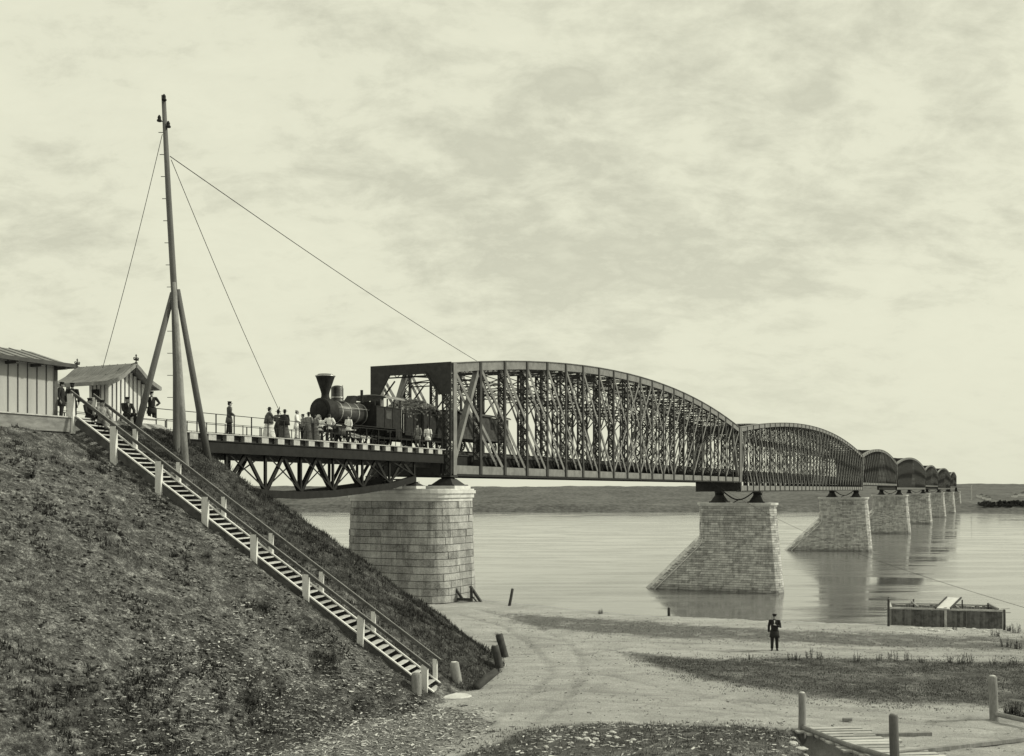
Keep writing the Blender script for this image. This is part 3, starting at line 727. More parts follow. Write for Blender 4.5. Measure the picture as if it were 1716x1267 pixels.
ch = MB(); ch.lathe(BP(-11.15, WCc, RZ+CB+RB-.05), [(.42, 0), (.31, .12), (.27, .25), (.27, .42), (.30, .55), (.62, 1.50), (.66, 1.60), (.60, 1.66), (.48, 1.74), (.30, 1.75)], 24); cho = ch.build('chimney', iron, lo, True)
MB().lathe(BP(-11.15, WCc, RZ+CB+RB+1.52), [(.665, 0), (.69, .02), (.69, .07), (.665, .09)], 24).build('chimney_rim', bright, cho, True)
dm = MB(); dm.lathe(BP(-9.75, WCc, RZ+CB+RB-.12), [(.52, 0), (.46, .12), (.43, .2), (.43, .95), (.38, 1.08), (.2, 1.16), (.05, 1.18)], 20); dmo = dm.build('steam_dome', iron_b, lo, True)
MB().lathe(BP(-9.75, WCc, RZ+CB+RB+.16), [(.45, 0), (.46, .02), (.46, .07), (.45, .09)], 20).build('dome_band', bright, dmo, True)
v_ = MB(); v_.tube([BP(-9.3, WCc, RZ+CB+RB+.9), BP(-9.1, WCc, RZ+CB+RB+1.15), BP(-9.1, WCc, RZ+CB+RB+.3)], .03, 6); v_.build('dome_pipe', bright, dmo)
s_ = MB(); s_.prism([BP(-8.75, WCc-.3, RZ+CB+RB-.1), BP(-7.85, WCc-.3, RZ+CB+RB-.1), BP(-7.85, WCc-.3, RZ+CB+RB+.48), BP(-8.1, WCc-.3, RZ+CB+RB+.48)], n*.6); s_.build('sandbox', iron, lo)
wh_ = MB(); wh_.tube([BP(-7.1, WCc-.25, RZ+CB+.6), BP(-7.1, WCc-.25, RZ+CB+1.75)], .10, 8); wh_.tube([BP(-7.1, WCc-.25, RZ+CB+1.3), BP(-6.5, WCc-.25, RZ+CB+1.3)], .03, 6); wh_.build('safety_valve', iron, lo)
lp = MB(); lp.lathe(BP(-11.95, WCc, RZ+CB-.45), [(.02, -.05), (.17, 0), (.17, .22), (.1, .24)], 14, b); lp.build('headlamp', bright, lo, True)
cb_ = MB(); c0, c1 = -7.1, -3.75
cb_.tbox(c0, c1, 1.85, 1.93, RZ+1.25, RZ+2.75); cb_.tbox(c0, c1, 4.67, 4.75, RZ+1.25, RZ+2.75); cb_.tbox(c0, c0+.08, 1.94, 4.66, RZ+1.25, RZ+3.05)
cb_.tbox(c0+.5, c0+.6, 1.84, 4.76, RZ+2.751, RZ+3.1)
for t in (-4.7, c1-.1, -5.6): cb_.tbox(t, t+.1, 1.86, 1.92, RZ+2.751, RZ+3.35); cb_.tbox(t, t+.1, 4.68, 4.74, RZ+2.751, RZ+3.35)
for t in (c0+.02, c0+1.1, c0+2.2, c1-.06): cb_.tbox(t, t+.05, 1.82, 1.849, RZ+1.25, RZ+2.75)
cb_.tbox(c0, c1, 1.81, 1.849, RZ+2.70, RZ+2.76)
cab = cb_.build('cab', iron, lo)
m_ = MB(); m_.tbox(c0+1.3, c0+2.0, 1.82, 1.845, RZ+1.9, RZ+2.5); m_.build('window', wood_d, cab)
m_ = MB(); m_.tbox(c0+.1, c1, 1.75, 2.4, RZ+.45, RZ+.5); m_.tbox(c0+2.5, c1, 1.75, 1.8, RZ+.5, RZ+1.2); m_.build('step', iron, cab)
rf = MB(); q = []
for k in range(9):
    a = math.pi*k/8; q.append((WCc-1.62*math.cos(a), RZ+3.35+.28*math.sin(a)))
for k in range(8):
    rf.hexa([BP(-6.0, q[k][0], q[k][1]), BP(-6.0, q[k+1][0], q[k+1][1]), BP(-3.4, q[k+1][0], q[k+1][1]), BP(-3.4, q[k][0], q[k][1])]+[BP(-6.0, q[k][0], q[k][1]+.05), BP(-6.0, q[k+1][0], q[k+1][1]+.05), BP(-3.4, q[k+1][0], q[k+1][1]+.05), BP(-3.4, q[k][0], q[k][1]+.05)])
rf.build('roof', roofm, cab)
fb = MB(); fb.tbox(-7.0, -4.9, WCc-.75, WCc+.75, RZ+.9, RZ+2.55); fb.build('firebox', iron, lo)
fr_ = MB(); 
for w in (2.72, 3.8): fr_.tbox(-12.3, -3.3, w, w+.08, RZ+.75, RZ+1.2)
fr_.tbox(-12.35, -12.1, 1.75, 4.85, RZ+.85, RZ+1.25); fr_.tbox(-12.0, -3.3, 1.78, 2.4, RZ+1.201, RZ+1.25); fr_.tbox(-12.0, -3.3, 4.2, 4.82, RZ+1.201, RZ+1.25)
fr_.build('frame', iron, lo)
for w in (2.25, 4.3):
    bf = MB(); bf.lathe(BP(-12.9, w, RZ+1.02), [(.19, 0), (.2, .03), (.08, .06), (.08, .5), (.12, .56)], 12, b); bf.build('buffer', iron, lo, True)
cw_ = MB()
for k in range(9): 
    f = k/8; cw_.bar(BP(-12.3, 2.1+f*2.4, RZ+.8), BP(-12.95+abs(f-.5)*.9, 2.7+f*1.2, RZ+.12), .05, .05)
cw_.build('cowcatcher', iron, lo)
for t, r in ((-11.2, .45), (-9.3, .62), (-7.8, .62), (-6.2, .62)):
    for w in (2.52, 4.08):
        m_ = MB(); wheel(m_, t, w, r); m_.build('wheel', iron, lo)
cy = MB(); cy.tube([BP(-11.6, 2.15, RZ+.75), BP(-10.5, 2.15, RZ+.72)], .28, 14); cy.build('cylinder', iron_b, lo)
MB().bar(BP(-10.4, 2.15, RZ+.72), BP(-7.8, 2.3, RZ+.50), .05, .10, n).build('connecting_rod', bright, lo)
MB().bar(BP(-9.3, 2.38, RZ+.46), BP(-6.2, 2.38, RZ+.46), .04, .11, n).build('coupling_rod', bright, lo)
ld = MB(); ld.tbox(-10.5, -9.2, 2.12, 2.2, RZ+.88, RZ+.95); ld.tbox(-10.5, -9.2, 2.12, 2.2, RZ+.45, RZ+.52); ld.build('slide_bar', bright, lo)
hr = MB(); hr.tube([BP(-3.75, 1.8, RZ+1.3), BP(-3.75, 1.8, RZ+2.7)], .025, 6); hr.tube([BP(-3.45, 1.8, RZ+1.0), BP(-3.45, 1.8, RZ+2.4)], .025, 6); hr.build('handrail', bright, cab)
# tender
te = empty('tender', BP(.5, 3.3, RZ), 'black four-wheeled tender heaped with split firewood behind the locomotive', 'tender')
tb = MB(); a0, a1 = -3.1, 4.3
tb.tbox(a0, a1, 1.9, 1.96, RZ+1.0, RZ+2.5); tb.tbox(a0, a1, 4.64, 4.7, RZ+1.0, RZ+2.5); tb.tbox(a0, a0+.06, 1.97, 4.63, RZ+1.0, RZ+2.5); tb.tbox(a1-.06, a1, 1.97, 4.63, RZ+1.0, RZ+2.5); tb.tbox(a0, a1, 1.86, 4.74, RZ+.85, RZ+.999)
for k in range(7): tb.tbox(a0+.1+k*1.17, a0+.2+k*1.17, 1.85, 1.899, RZ+1.0, RZ+2.9)
for z in (2.65, 2.9): tb.tbox(a0, a1, 1.86, 1.9, RZ+z, RZ+z+.05)
tb.build('tank', iron, te)
fw = MB()
for k in range(760):
    f = R.random(); t = a0+.35+f*(a1-a0-.7); w = R.uniform(2.1, 4.5); zt_ = 2.5+1.35*math.sin(math.pi*min(1, max(0, f)))**.5*(1-.35*abs(w-3.3))-R.random()*.9
    c = BP(t, w, RZ+zt_); d = Vector((R.gauss(0, .35), R.gauss(0, .35), R.gauss(0, .2)))+(n if R.random() < .6 else b)*R.choice((-1, 1)); d.normalize(); l = R.uniform(.25, .42)
    fw.bar(c-d*l, c+d*l, R.uniform(.08, .16), R.uniform(.07, .14))
fw.build('firewood', firew, te)
for t in (-2.0, .6, 3.2):
    for w in (2.52, 4.08):
        m_ = MB(); wheel(m_, t, w, .5); m_.build('wheel', iron, te)
fr_ = MB()
for w in (2.2, 4.3): fr_.tbox(a0, a1, w, w+.1, RZ+.5, RZ+.849)
fr_.build('frame', iron, te)
# wagon
wg = empty('goods_wagon', BP(10, 3.3, RZ), 'dark boarded wagon behind the tender, inside the nearest truss span', 'wagon')
g0, g1 = 5.4, 14.6; m_ = MB()
for w in (1.85, 4.67):
    t = g0
    while t < g1-.05: m_.tbox(t+.008, min(t+.2, g1)-.008, w, w+.08, RZ+1.1, RZ+3.0); t += .2
m_.tbox(g0, g0+.08, 1.94, 4.66, RZ+1.1, RZ+3.0); m_.tbox(g1-.08, g1, 1.94, 4.66, RZ+1.1, RZ+3.0); m_.tbox(g0-.8, g1+.3, 1.8, 4.8, RZ+.98, RZ+1.095)
wb = m_.build('body', wood_d, wg)
for t in (6.6, 9.0, 11.4, 13.6):
    m_ = MB(); m_.tbox(t-.35, t+.35, 1.80, 1.849, RZ+2.0, RZ+2.6); m_.build('window', iron, wb)
m_ = MB()
for k in range(8):
    m_.hexa([BP(g0-.2, q[k][0], q[k][1]-.33), BP(g0-.2, q[k+1][0], q[k+1][1]-.33), BP(g1+.2, q[k+1][0], q[k+1][1]-.33), BP(g1+.2, q[k][0], q[k][1]-.33)]+[BP(g0-.2, q[k][0], q[k][1]-.28), BP(g0-.2, q[k+1][0], q[k+1][1]-.28), BP(g1+.2, q[k+1][0], q[k+1][1]-.28), BP(g1+.2, q[k][0], q[k][1]-.28)])
m_.build('roof', roof_d, wg)
for t in (7.0, 13.0):
    for w in (2.52, 4.08):
        m_ = MB(); wheel(m_, t, w, .48); m_.build('wheel', iron, wg)

# ---------------------------------------------------------------- people
def person(loc, yaw, H, label, top='coat', legs='trousers', hat='cap', pose='down', ctop=None, cleg=None, sit=False, group=None, hatm=None, lean=0.):
    ctop = ctop or c_dk; cleg = cleg or c_blk; k = H*1.06/1.70
    r = empty('person', loc, label, 'person', group, yaw)
    def V(x, y, z): return Vector((x*k*1.06, y*k*1.06, z*k))
    dz = -.47 if sit else 0
    def U(x, y, z): return V(x, y+lean*(z-.9)*(1 if z > .9 else 0), z+dz)
    sh = {-1: U(-.19, 0, 1.40), 1: U(.19, 0, 1.40)}
    arms = {'down': ((.25, -.03, 1.12), (.25, .06, .86)), 'hips': ((.36, -.08, 1.16), (.20, .08, 1.02)), 'chest': ((.25, .06, 1.13), (.06, .22, 1.22)),
            'front': ((.25, .02, 1.13), (.07, .22, 1.03)), 'out': ((.24, .16, 1.16), (.20, .42, 1.18)), 'up': ((.30, .14, 1.36), (.20, .26, 1.62)), 'back': ((.26, -.12, 1.15), (.06, -.2, .98)), 'knee': ((.24, .16, 1.12), (.14, .38, 1.00))}
    pl, pr = (pose if isinstance(pose, tuple) else (pose, pose))
    A = {-1: arms[pl], 1: arms[pr]}
    el = {s: U(s*A[s][0][0], A[s][0][1], A[s][0][2]) for s in (-1, 1)}; wr = {s: U(s*A[s][1][0], A[s][1][1], A[s][1][2]) for s in (-1, 1)}
    hp = {s: V(s*.09, 0, .92+dz) for s in (-1, 1)}
    if sit: kn = {s: V(s*.14, .44, .47) for s in (-1, 1)}; an = {s: V(s*.13, .46, .08) for s in (-1, 1)}
    else: kn = {s: V(s*.10, .03*s+.01, .49) for s in (-1, 1)}; an = {s: V(s*.11, .04*s-.03, .08) for s in (-1, 1)}
    toe = {s: an[s]+V(s*.03, .17, -.045) for s in (-1, 1)}
    hd = U(0, .03, 1.59)
    m = MB()
    m.tube([U(0, 0, .86), U(0, 0, 1.0), U(0, .01, 1.18), U(0, .01, 1.34), U(0, 0, 1.42), U(0, .0, 1.47), U(0, .015, 1.53)], [.15*k, .13*k, .145*k, .155*k, .11*k, .06*k, .055*k], 12, .68)
    m.ell(hd, (.073*k, .092*k, .112*k), 14, 10); m.tube([hd+V(0, .085, .01), hd+V(0, .112, -.02), hd+V(0, .09, -.03)], .013*k, 6)
    m.ell(hd+V(0, .05, -.075), (.04*k, .045*k, .035*k), 8, 6)
    for s in (-1, 1):
        m.ell(hd+V(s*.074, -.005, -.005), (.012*k, .022*k, .032*k), 6, 5)
        m.tube([sh[s]-V(s*.06, 0, 0), sh[s], (sh[s]+el[s])/2, el[s], (el[s]+wr[s])/2, wr[s]], [.055*k, .058*k, .05*k, .04*k, .038*k, .027*k], 9)
        d = (wr[s]-el[s]).normalized(); sd_ = Vector((s, 0, 0)); sd_ = (sd_-d*sd_.dot(d)).normalized(); up_ = d.cross(sd_)
        pc = wr[s]+d*.05*k; m.tube([wr[s], pc, pc+d*.035*k], [.026*k, .034*k, .032*k], 8, .55)
        for q in range(4):
            o_ = up_*(.024-.016*q)*k; l = (.062, .074, .07, .055)[q]*k
            m.tube([pc+d*.02*k+o_, pc+d*.045*k+o_*1.1, pc+d*(.05*k+l*.5)+o_*1.15-sd_*.012*k, pc+d*(.04*k+l)+o_*1.1-sd_*.03*k], [.0105*k, .0105*k, .0095*k, .007*k], 6)
        m.tube([pc-d*.02*k+up_*.02*k, pc+d*.01*k+up_*.05*k, pc+d*.04*k+up_*.06*k], [.013*k, .012*k, .008*k], 6)
        m.tube([hp[s], (hp[s]*2+kn[s])/3, kn[s], (kn[s]*2+an[s])/3, an[s]], [.09*k, .082*k, .055*k, .056*k, .04*k], 9)
        m.tube([an[s]-V(0, .05, .03), an[s]+V(0, .03, -.02), toe[s]], [.038*k, .042*k, .026*k], 8, .8)
    bd_ = m.build('body', skin, r, True, local=True)
    rm = bd_.modifiers.new('join', 'REMESH'); rm.mode = 'VOXEL'; rm.voxel_size = .017*k; rm.use_smooth_shade = True
    # hair, hat
    MB().ell(hd+V(0, -.018, .02), (.082*k, .096*k, .108*k), 12, 8).build('hair', hairm, r, True, local=True)
    hm_ = hatm or c_blk; tp = hd+V(0, -.01, .075)
    if hat == 'cap':
        h_ = MB(); h_.lathe(tp-V(0, 0, .02), [(.088*k, 0), (.09*k, .035*k), (.112*k, .065*k), (.105*k, .085*k), (.03*k, .095*k)], 14); h_.prism([tp+V(-.07, .05, -.02), tp+V(.07, .05, -.02), tp+V(.045, .15, -.035), tp+V(-.045, .15, -.035)], V(0, 0, .012)); h_.build('cap', hm_, r, True, local=True)
    elif hat == 'hat':
        MB().lathe(tp, [(.16*k, 0), (.165*k, .012*k), (.09*k, .02*k), (.085*k, .10*k), (.05*k, .12*k)], 16).build('hat', hm_, r, True, local=True)
    elif hat == 'feather':
        MB().lathe(tp, [(.18*k, 0), (.185*k, .012*k), (.09*k, .02*k), (.08*k, .11*k), (.03*k, .13*k)], 16).build('hat', hm_, r, True, local=True)
        MB().tube([tp+V(.05, -.05, .06), tp+V(.09, -.02, .20), tp+V(.08, .0, .30)], [.02*k, .035*k, .01*k], 6).build('feather', hm_, r, local=True)
    # top garment
    m = MB(); gr_ = 1.0
    m.tube([U(0, 0, .86), U(0, 0, 1.0), U(0, .01, 1.18), U(0, .01, 1.34), U(0, 0, 1.435), U(0, 0, 1.475)], [.185*k, .165*k, .175*k, .185*k, .13*k, .075*k], 14, .72)
    for s in (-1, 1):
        m.tube([sh[s]-V(s*.07, 0, -.0), sh[s], (sh[s]+el[s])/2, el[s], (el[s]*.5+wr[s]*.5), wr[s]-(wr[s]-el[s])*.06], [.07*k, .078*k, .068*k, .06*k, .056*k, .047*k], 10)
    if top == 'coat': m.lathe(U(0, 0, .62) if not sit else U(0, .05, .80), [(.24*k, 0), (.225*k, .12*k), (.185*k, .30*k if not sit else .12*k)], 16, sq=(1, .78), wob=.02)
    if top == 'shirt': m.lathe(U(0, 0, .78), [(.205*k, 0), (.195*k, .06*k), (.172*k, .16*k)], 16, sq=(1, .76), wob=.03)
    g_ = m.build({'coat': 'coat', 'shirt': 'shirt', 'jacket': 'jacket', 'cape': 'jacket'}[top], ctop, r, True, local=True)
    if top == 'cape': MB().lathe(U(0, -.02, .82), [(.34*k, 0), (.31*k, .2*k), (.25*k, .45*k), (.12*k, .62*k), (.07*k, .66*k)], 20, sq=(1, .8), wob=.03).build('cape', ctop, r, True, local=True)
    if top in ('coat', 'jacket') and not legs == 'skirt':
        MB().prism([U(-.035, .135, 1.44), U(.035, .135, 1.44), U(.0, .15, 1.26)], V(0, .008, 0)).build('shirt_front', c_wh, g_, local=True)
    if top == 'shirt': MB().lathe(U(0, 0, .955), [(.182*k, 0), (.186*k, .005*k), (.186*k, .04*k), (.18*k, .045*k)], 16, sq=(1, .76)).build('belt', c_blk, g_, local=True)
    if legs == 'skirt':
        if sit: MB().tube([V(0, .0, .50), V(0, .25, .50), V(0, .46, .42), V(0, .52, .06)], [.2*k, .23*k, .24*k, .30*k], 16, .7).build('skirt', cleg, r, True, local=True)
        else: MB().lathe(V(0, -.02, .015), [(.40*k, 0), (.385*k, .06*k), (.30*k, .45*k), (.22*k, .80*k), (.15*k, 1.0*k)], 28, sq=(.9, 1), wob=.04, nw=11).build('skirt', cleg, r, True, local=True)
    else:
        m = MB()
        for s in (-1, 1): m.tube([hp[s]+V(0, 0, .03), (hp[s]*2+kn[s])/3, kn[s], (kn[s]+an[s])/2, an[s]+V(0, 0, .03)], [.11*k, .105*k, .078*k, .075*k, .066*k], 11)
        m.build('trousers', cleg, r, True, local=True)
    m = MB()
    for s in (-1, 1):
        m.tube([an[s]+V(0, 0, .18 if top == 'shirt' else .06), an[s]-V(0, .01, .0)], [.062*k, .052*k], 9); m.tube([an[s]-V(0, .07, .035), an[s]+V(0, .05, -.03), toe[s]+V(0, .02, 0)], [.042*k, .05*k, .034*k], 9, .85)
    m.build('boots', c_blk, r, True, local=True)
    return r
# yaw: figure faces local +y
def face(dx, dy): return math.atan2(dy, dx)-math.pi/2
def deck_p(px, w, z=2.986): return BP(t_at(px, w), w, z)
BACK, RIGHT, LEFT, CAMW = face(0, 1), face(1, .2), face(-1, .1), face(0, -1)
person(deck_p(384, .45), face(.9, .5), 1.72, 'man in dark coat and peaked cap standing alone on the approach deck', pose='front')
person(deck_p(451, .5), face(.8, .5), 1.62, 'woman in pale grey skirt and dark cape, leftmost of the group on the deck', top='cape', legs='skirt', hat='hat', cleg=c_lt, ctop=c_dk, pose='out')
person(deck_p(466, 1.3), face(.3, .9), 1.62, 'woman in dark dress and feathered hat, second from left in the deck group', top='jacket', legs='skirt', hat='feather', ctop=c_dk, cleg=c_blk, pose='front')
person(deck_p(477, .6), face(.2, 1), 1.60, 'woman seen from behind in dark cape and full dress, left of the white tunic', top='cape', legs='skirt', hat='hat', ctop=c_blk, cleg=c_dk, pose='front')
person(deck_p(497, .5), face(1, .1), 1.66, 'man in white tunic with dark sash and white trousers, left of the locomotive', top='coat', hat='cap', hatm=c_lt, ctop=c_wh, cleg=c_wh, pose='front')
person(deck_p(508, 1.2), face(-.6, -.5), 1.55, 'dark haired man in mid-grey jacket just left of the locomotive front', top='jacket', hat='cap', ctop=c_gr, cleg=c_blk, pose=('down', 'hips'))
person(deck_p(517, .8), face(.2, 1), 1.62, 'woman in grey dress with wide brimmed hat before the locomotive front', top='jacket', legs='skirt', hat='hat', ctop=c_gr, cleg=c_dk, pose='front')
person(deck_p(528, .5), face(.4, 1), 1.52, 'hatless woman in long charcoal dress standing before the smokebox', top='jacket', legs='skirt', hat='none', ctop=c_gr, cleg=c_dk, pose='front')
person(deck_p(537, 1.4), face(-.4, -1), 1.56, 'man in white shirt half hidden behind the charcoal dress', top='shirt', hat='none', ctop=c_wh, pose='front')
person(deck_p(552, .6), face(.2, 1), 1.68, 'broad man in full white shirt and black trousers below the chimney', top='shirt', hat='none', ctop=c_wh, pose='hips')
person(deck_p(584, 1.35, 3.35), face(-.3, -1), 1.42, 'person in white smock leaning by the locomotive cylinder', top='coat', hat='none', ctop=c_wh, pose=('down', 'front'))
person(deck_p(700, .5), face(-.4, -1), 1.62, 'man in grey coat standing beside the tender, left of the white tunic', ctop=c_gr, cleg=c_dk, hat='cap')
person(deck_p(717, .5), face(0, 1), 1.60, 'man in long white tunic standing beside the tender near the portal', top='coat', ctop=c_wh, hat='cap', pose='down')
person(BP(4.75, 2.2, RZ+1.1), face(-.5, -1), 1.55, 'man in white shirt up on the wagon platform behind the tender', top='shirt', hat='cap', ctop=c_wh, pose='down')

# ---------------------------------------------------------------- hut, station building
def hip(px, py, Y): return at(px, py, Y)
hu = empty('trackside_hut', BP(-33, 0, TOP), 'small white boarded hut with gabled iron roof and finials beside the mast', 'hut')
T0, T1, W0, W1 = -34.3, -32.1, -1.2, 1.5; HW, HR = 1.95, 2.75; bz = TOP-.3
m = MB(); m.tbox(T0+.06, T1-.06, W0+.06, .1, bz, TOP+HW); m.build('wall', boardg, hu)
tm = (T0+T1)/2
m = MB(); m.prism([BP(T0+.06, W0+.06, TOP+HW), BP(T1-.06, W0+.06, TOP+HW), BP(tm, W0+.06, TOP+HR-.05)], n*.1); m.build('gable', boardg, hu)
def bats(face_, a, c, zt_, mat=board):
    m = MB(); x = a; 
    while x < c-.05:
        e = min(x+.16, c); zt2 = zt_((x+e)/2)
        if face_ == 'n': m.tbox(x, e, W0, W0+.05, bz, zt2)
        else: m.tbox(T0, T0+.05, x, e, bz, zt2)
        x += .255
    return m.build('wall_boards', mat, hu)
bats('n', T0, T1, lambda t: TOP+HW+(HR-HW-.12)*(1-abs(t-tm)/(tm-T0)))
bats('b', W0+.06, .1, lambda w: TOP+HW)
m = MB()
for w in (W0-.001, W1-.1): m.tbox(T0-.02, T0+.12, w, w+.12, bz, TOP+HW)
m.build('corner_post', board, hu)
m = MB(); m.tbox(T0-.05, T0-.001, -.62, -.18, TOP+1.0, TOP+1.6); wi = m.build('window', iron, hu); m = MB(); m.tbox(T0-.08, T0-.051, -.68, -.12, TOP+.94, TOP+1.0); m.build('sill', board, wi)
# concave roof
prof = [(0, HR+.12), (.30, HR-.10), (.68, HR-.42), (1.1, HR-.66), (1.55, HR-.86)]
ro = MB()
for s in (-1, 1):
    for k in range(4):
        a, c = prof[k], prof[k+1]
        q = [BP(tm+s*a[0], W0-.55, TOP+a[1]), BP(tm+s*a[0], W1+.5, TOP+a[1]), BP(tm+s*c[0], W1+.5, TOP+c[1]), BP(tm+s*c[0], W0-.55, TOP+c[1])]
        ro.hexa([x-Vector((0, 0, .07)) for x in q]+q)
for j in range(8):
    w = W0-.4+j*.5
    for s in (-1, 1):
        for k in range(4):
            a, c = prof[k], prof[k+1]; ro.bar(BP(tm+s*a[0], w, TOP+a[1]+.012), BP(tm+s*c[0], w, TOP+c[1]+.012), .02, .03, n)
rfo = ro.build('roof', roofm, hu)
for s, w in ((-1, W0-.60), (1, W0-.60), (-1, W1+.501), (1, W1+.501)):
    m = MB()
    for k in range(4):
            a, c = prof[k], prof[k+1]
            q = [BP(tm+s*a[0], w, TOP+a[1]+.02), BP(tm+s*a[0], w+.05, TOP+a[1]+.02), BP(tm+s*c[0], w+.05, TOP+c[1]+.02), BP(tm+s*c[0], w, TOP+c[1]+.02)]
            m.hexa([x-Vector((0, 0, .20)) for x in q]+q)
    m.build('bargeboard', wood_g, rfo)
m = MB()
for s in (-1, 1): m.tbox(tm+s*1.58-.025, tm+s*1.58+.025, W0-.6, W1+.55, TOP+HR-1.02, TOP+HR-.85)
m.build('eave_board', wood_g, rfo)
for w in (W0-.57, W1+.53):
    m = MB(); c = BP(tm, w, TOP+HR+.12); m.lathe(c, [(.10, 0), (.03, .06), (.03, .12), (.10, .17), (.05, .24), (.02, .30), (.05, .34), (.01, .42)], 8)
    for s in (-1, 1): m.tube([c+Vector((0, 0, .13)), c+b*s*.13+Vector((0, 0, .14)), c+b*s*.15+Vector((0, 0, .24)), c+b*s*.09+Vector((0, 0, .26))], .025, 5)
    m.tube([c-Vector((0, 0, .1)), c-Vector((0, 0, .5))], [.05, .03], 6)
    m.build('finial', wood_d, rfo)
bb = empty('storage_box', BP(-30.6, -1.6, TOP), 'low pale box with sloping lid at the foot of the hut', 'box')
m = MB(); m.tbox(-33.6, -32.2, -2.0, -1.3, TOP-.2, TOP+.30); m.build('box_body', board, bb)
m = MB(); m.prism([BP(-33.7, -2.1, TOP+.301), BP(-32.1, -2.1, TOP+.301), BP(-32.3, -1.65, TOP+.46), BP(-33.5, -1.65, TOP+.46)], n*.45); m.build('lid', wood_w, bb)
# station building on the left
sb_ = empty('station_building', BP(-50, 0, TOP), 'long pale boarded railway building with low iron roof at the left edge', 'building')
B0, B1, C0, C1 = -62, -38.3, -2.4, 1.4
m = MB(); m.tbox(B0, B1, C0, C1, TOP+.0, TOP+2.32); wl = m.build('wall', board_s, sb_)
m = MB(); t = B1-.02
while t > B0: m.tbox(t-.03, t+.0, C0-.035, C0-.002, TOP+.02, TOP+2.31); t -= .46
m.tbox(B1-.12, B1+.05, C0-.05, C0-.036, TOP, TOP+2.3); m.build('board_seams', boardg, wl)
m = MB(); m.prism([BP(B0-.6, C0-.7, TOP+2.16), BP(B0-.6, C1+.7, TOP+2.16), BP(B0-.6, (C0+C1)/2, TOP+2.92)], b*(B1-B0+.95)); 
t = B0
while t < B1+.3: m.bar(BP(t, C0-.7, TOP+2.18), BP(t, (C0+C1)/2, TOP+2.94), .03, .04, b); t += .62
rfb = m.build('roof', roofm, sb_)
m = MB(); m.tbox(B0-.6, B1+.40, C0-.76, C0-.701, TOP+2.08, TOP+2.24); m.tbox(B1+.351, B1+.41, C0-.76, C1+.7, TOP+2.06, TOP+2.22); m.build('fascia', roof_d, rfb)
t = B1
while t > B0: m = MB(); m.tbox(t-.1, t, C0-.68, C0-.04, TOP+1.98, TOP+2.10); m.build('rafter', roof_d, rfb); t -= 1.2
m = MB(); m.tbox(B0, B1+1.3, C0-.55, C0+.2, TOP-.62, TOP-.02); m.build('plinth', plinth, sb_)
m = MB(); m.tbox(B0, B1+1.3, C0-.62, C1, TOP-.019, TOP+.03); m.build('platform_planks', wood_l, sb_)

# people on the bank
def gp(px, py, Y): v = at(px, py, Y); return v
person(Vector((at(254, 713, 50.5).x, 50.5, TOP+.02)), face(.4, -1), 1.56, 'man in dark uniform and peaked cap standing right of the hut, left of the mast', pose=('hips', 'down'), ctop=c_blk)
person(Vector((at(213, 700, 47.0).x, 47.0, TOP-.15)), face(.7, -.7), 1.62, 'seated man in dark suit with white collar, before the hut wall', top='jacket', sit=True, pose='knee', ctop=c_blk)
person(Vector((at(121, 690, 46.6).x, 46.6, TOP)), face(-.3, 1), 1.60, 'person in long black coat standing between the two buildings at the stair head', ctop=c_blk, cleg=c_blk)
person(Vector((at(103, 700, 45.2).x, 45.2, TOP)), face(1, .0), 1.50, 'person in black leaning at the corner of the left building', ctop=c_blk, pose=('front', 'down'))

# ---------------------------------------------------------------- staircase
sdir = (SBm-ST); L3 = sdir.length; sh_ = Vector((sdir.x, sdir.y, 0)).normalized(); sd3 = sdir.normalized()
perp = Vector((-sh_.y, sh_.x, 0))           # away from camera
stc = empty('wooden_staircase', SBm, 'long open wooden staircase with pale rails climbing the grassy bank', 'staircase')
for o_ in (0, SW):
    a = ST+perp*o_; c = SBm+perp*o_
    m = MB(); m.bar(a-Vector((0, 0, .10)), c-Vector((0, 0, .10)), .34, .07, Vector((0, 0, 1))); m.build('stringer', wood_s, stc)
    m = MB(); m.bar(a+Vector((0, 0, .12)), c+Vector((0, 0, .12)), .045, .13, Vector((0, 0, 1))); m.build('stringer_cap', wood_w, stc)
NS = 56
for k in range(NS):
    f = (k+.5)/NS; p_ = ST.lerp(SBm, f)+Vector((0, 0, .03))
    p_ += sh_*R.uniform(-.02, .02); m = MB(); a = p_+perp*R.uniform(.03, .07)+Vector((0, 0, R.uniform(-.012, .012))); c = p_+perp*(SW-R.uniform(.03, .07))+Vector((0, 0, R.uniform(-.012, .012)))+sh_*R.uniform(-.02, .02); m.bar(a, c, .05, R.uniform(.22, .26), Vector((R.uniform(-.05, .05), 0, 1))); m.build('tread', wood_l, stc)
PX = [193, 268, 346, 428, 515, 605, 712]
def s_at(px):                               # parameter on the near stringer seen in column px
    k = (px-CX)/F; return (k*ST.y-ST.x)/(sdir.x-k*sdir.y)
fr0 = [s_at(122)]+[s_at(x) for x in PX]
for f in fr0:
    p_ = ST+sdir*f-perp*.09; m = MB(); m.bar(p_+Vector((0, 0, -.75)), p_+Vector((R.uniform(-.04, .04), R.uniform(-.03, .03), .92+R.uniform(-.02, .02))), .26, .17, sh_); m.build('post', wood_w, stc)
    p_ = ST+sdir*f+perp*(SW+.09); m = MB(); m.bar(p_+Vector((0, 0, -.5)), p_+Vector((0, 0, .92)), .17, .14, sh_); m.build('post', wood_w, stc)
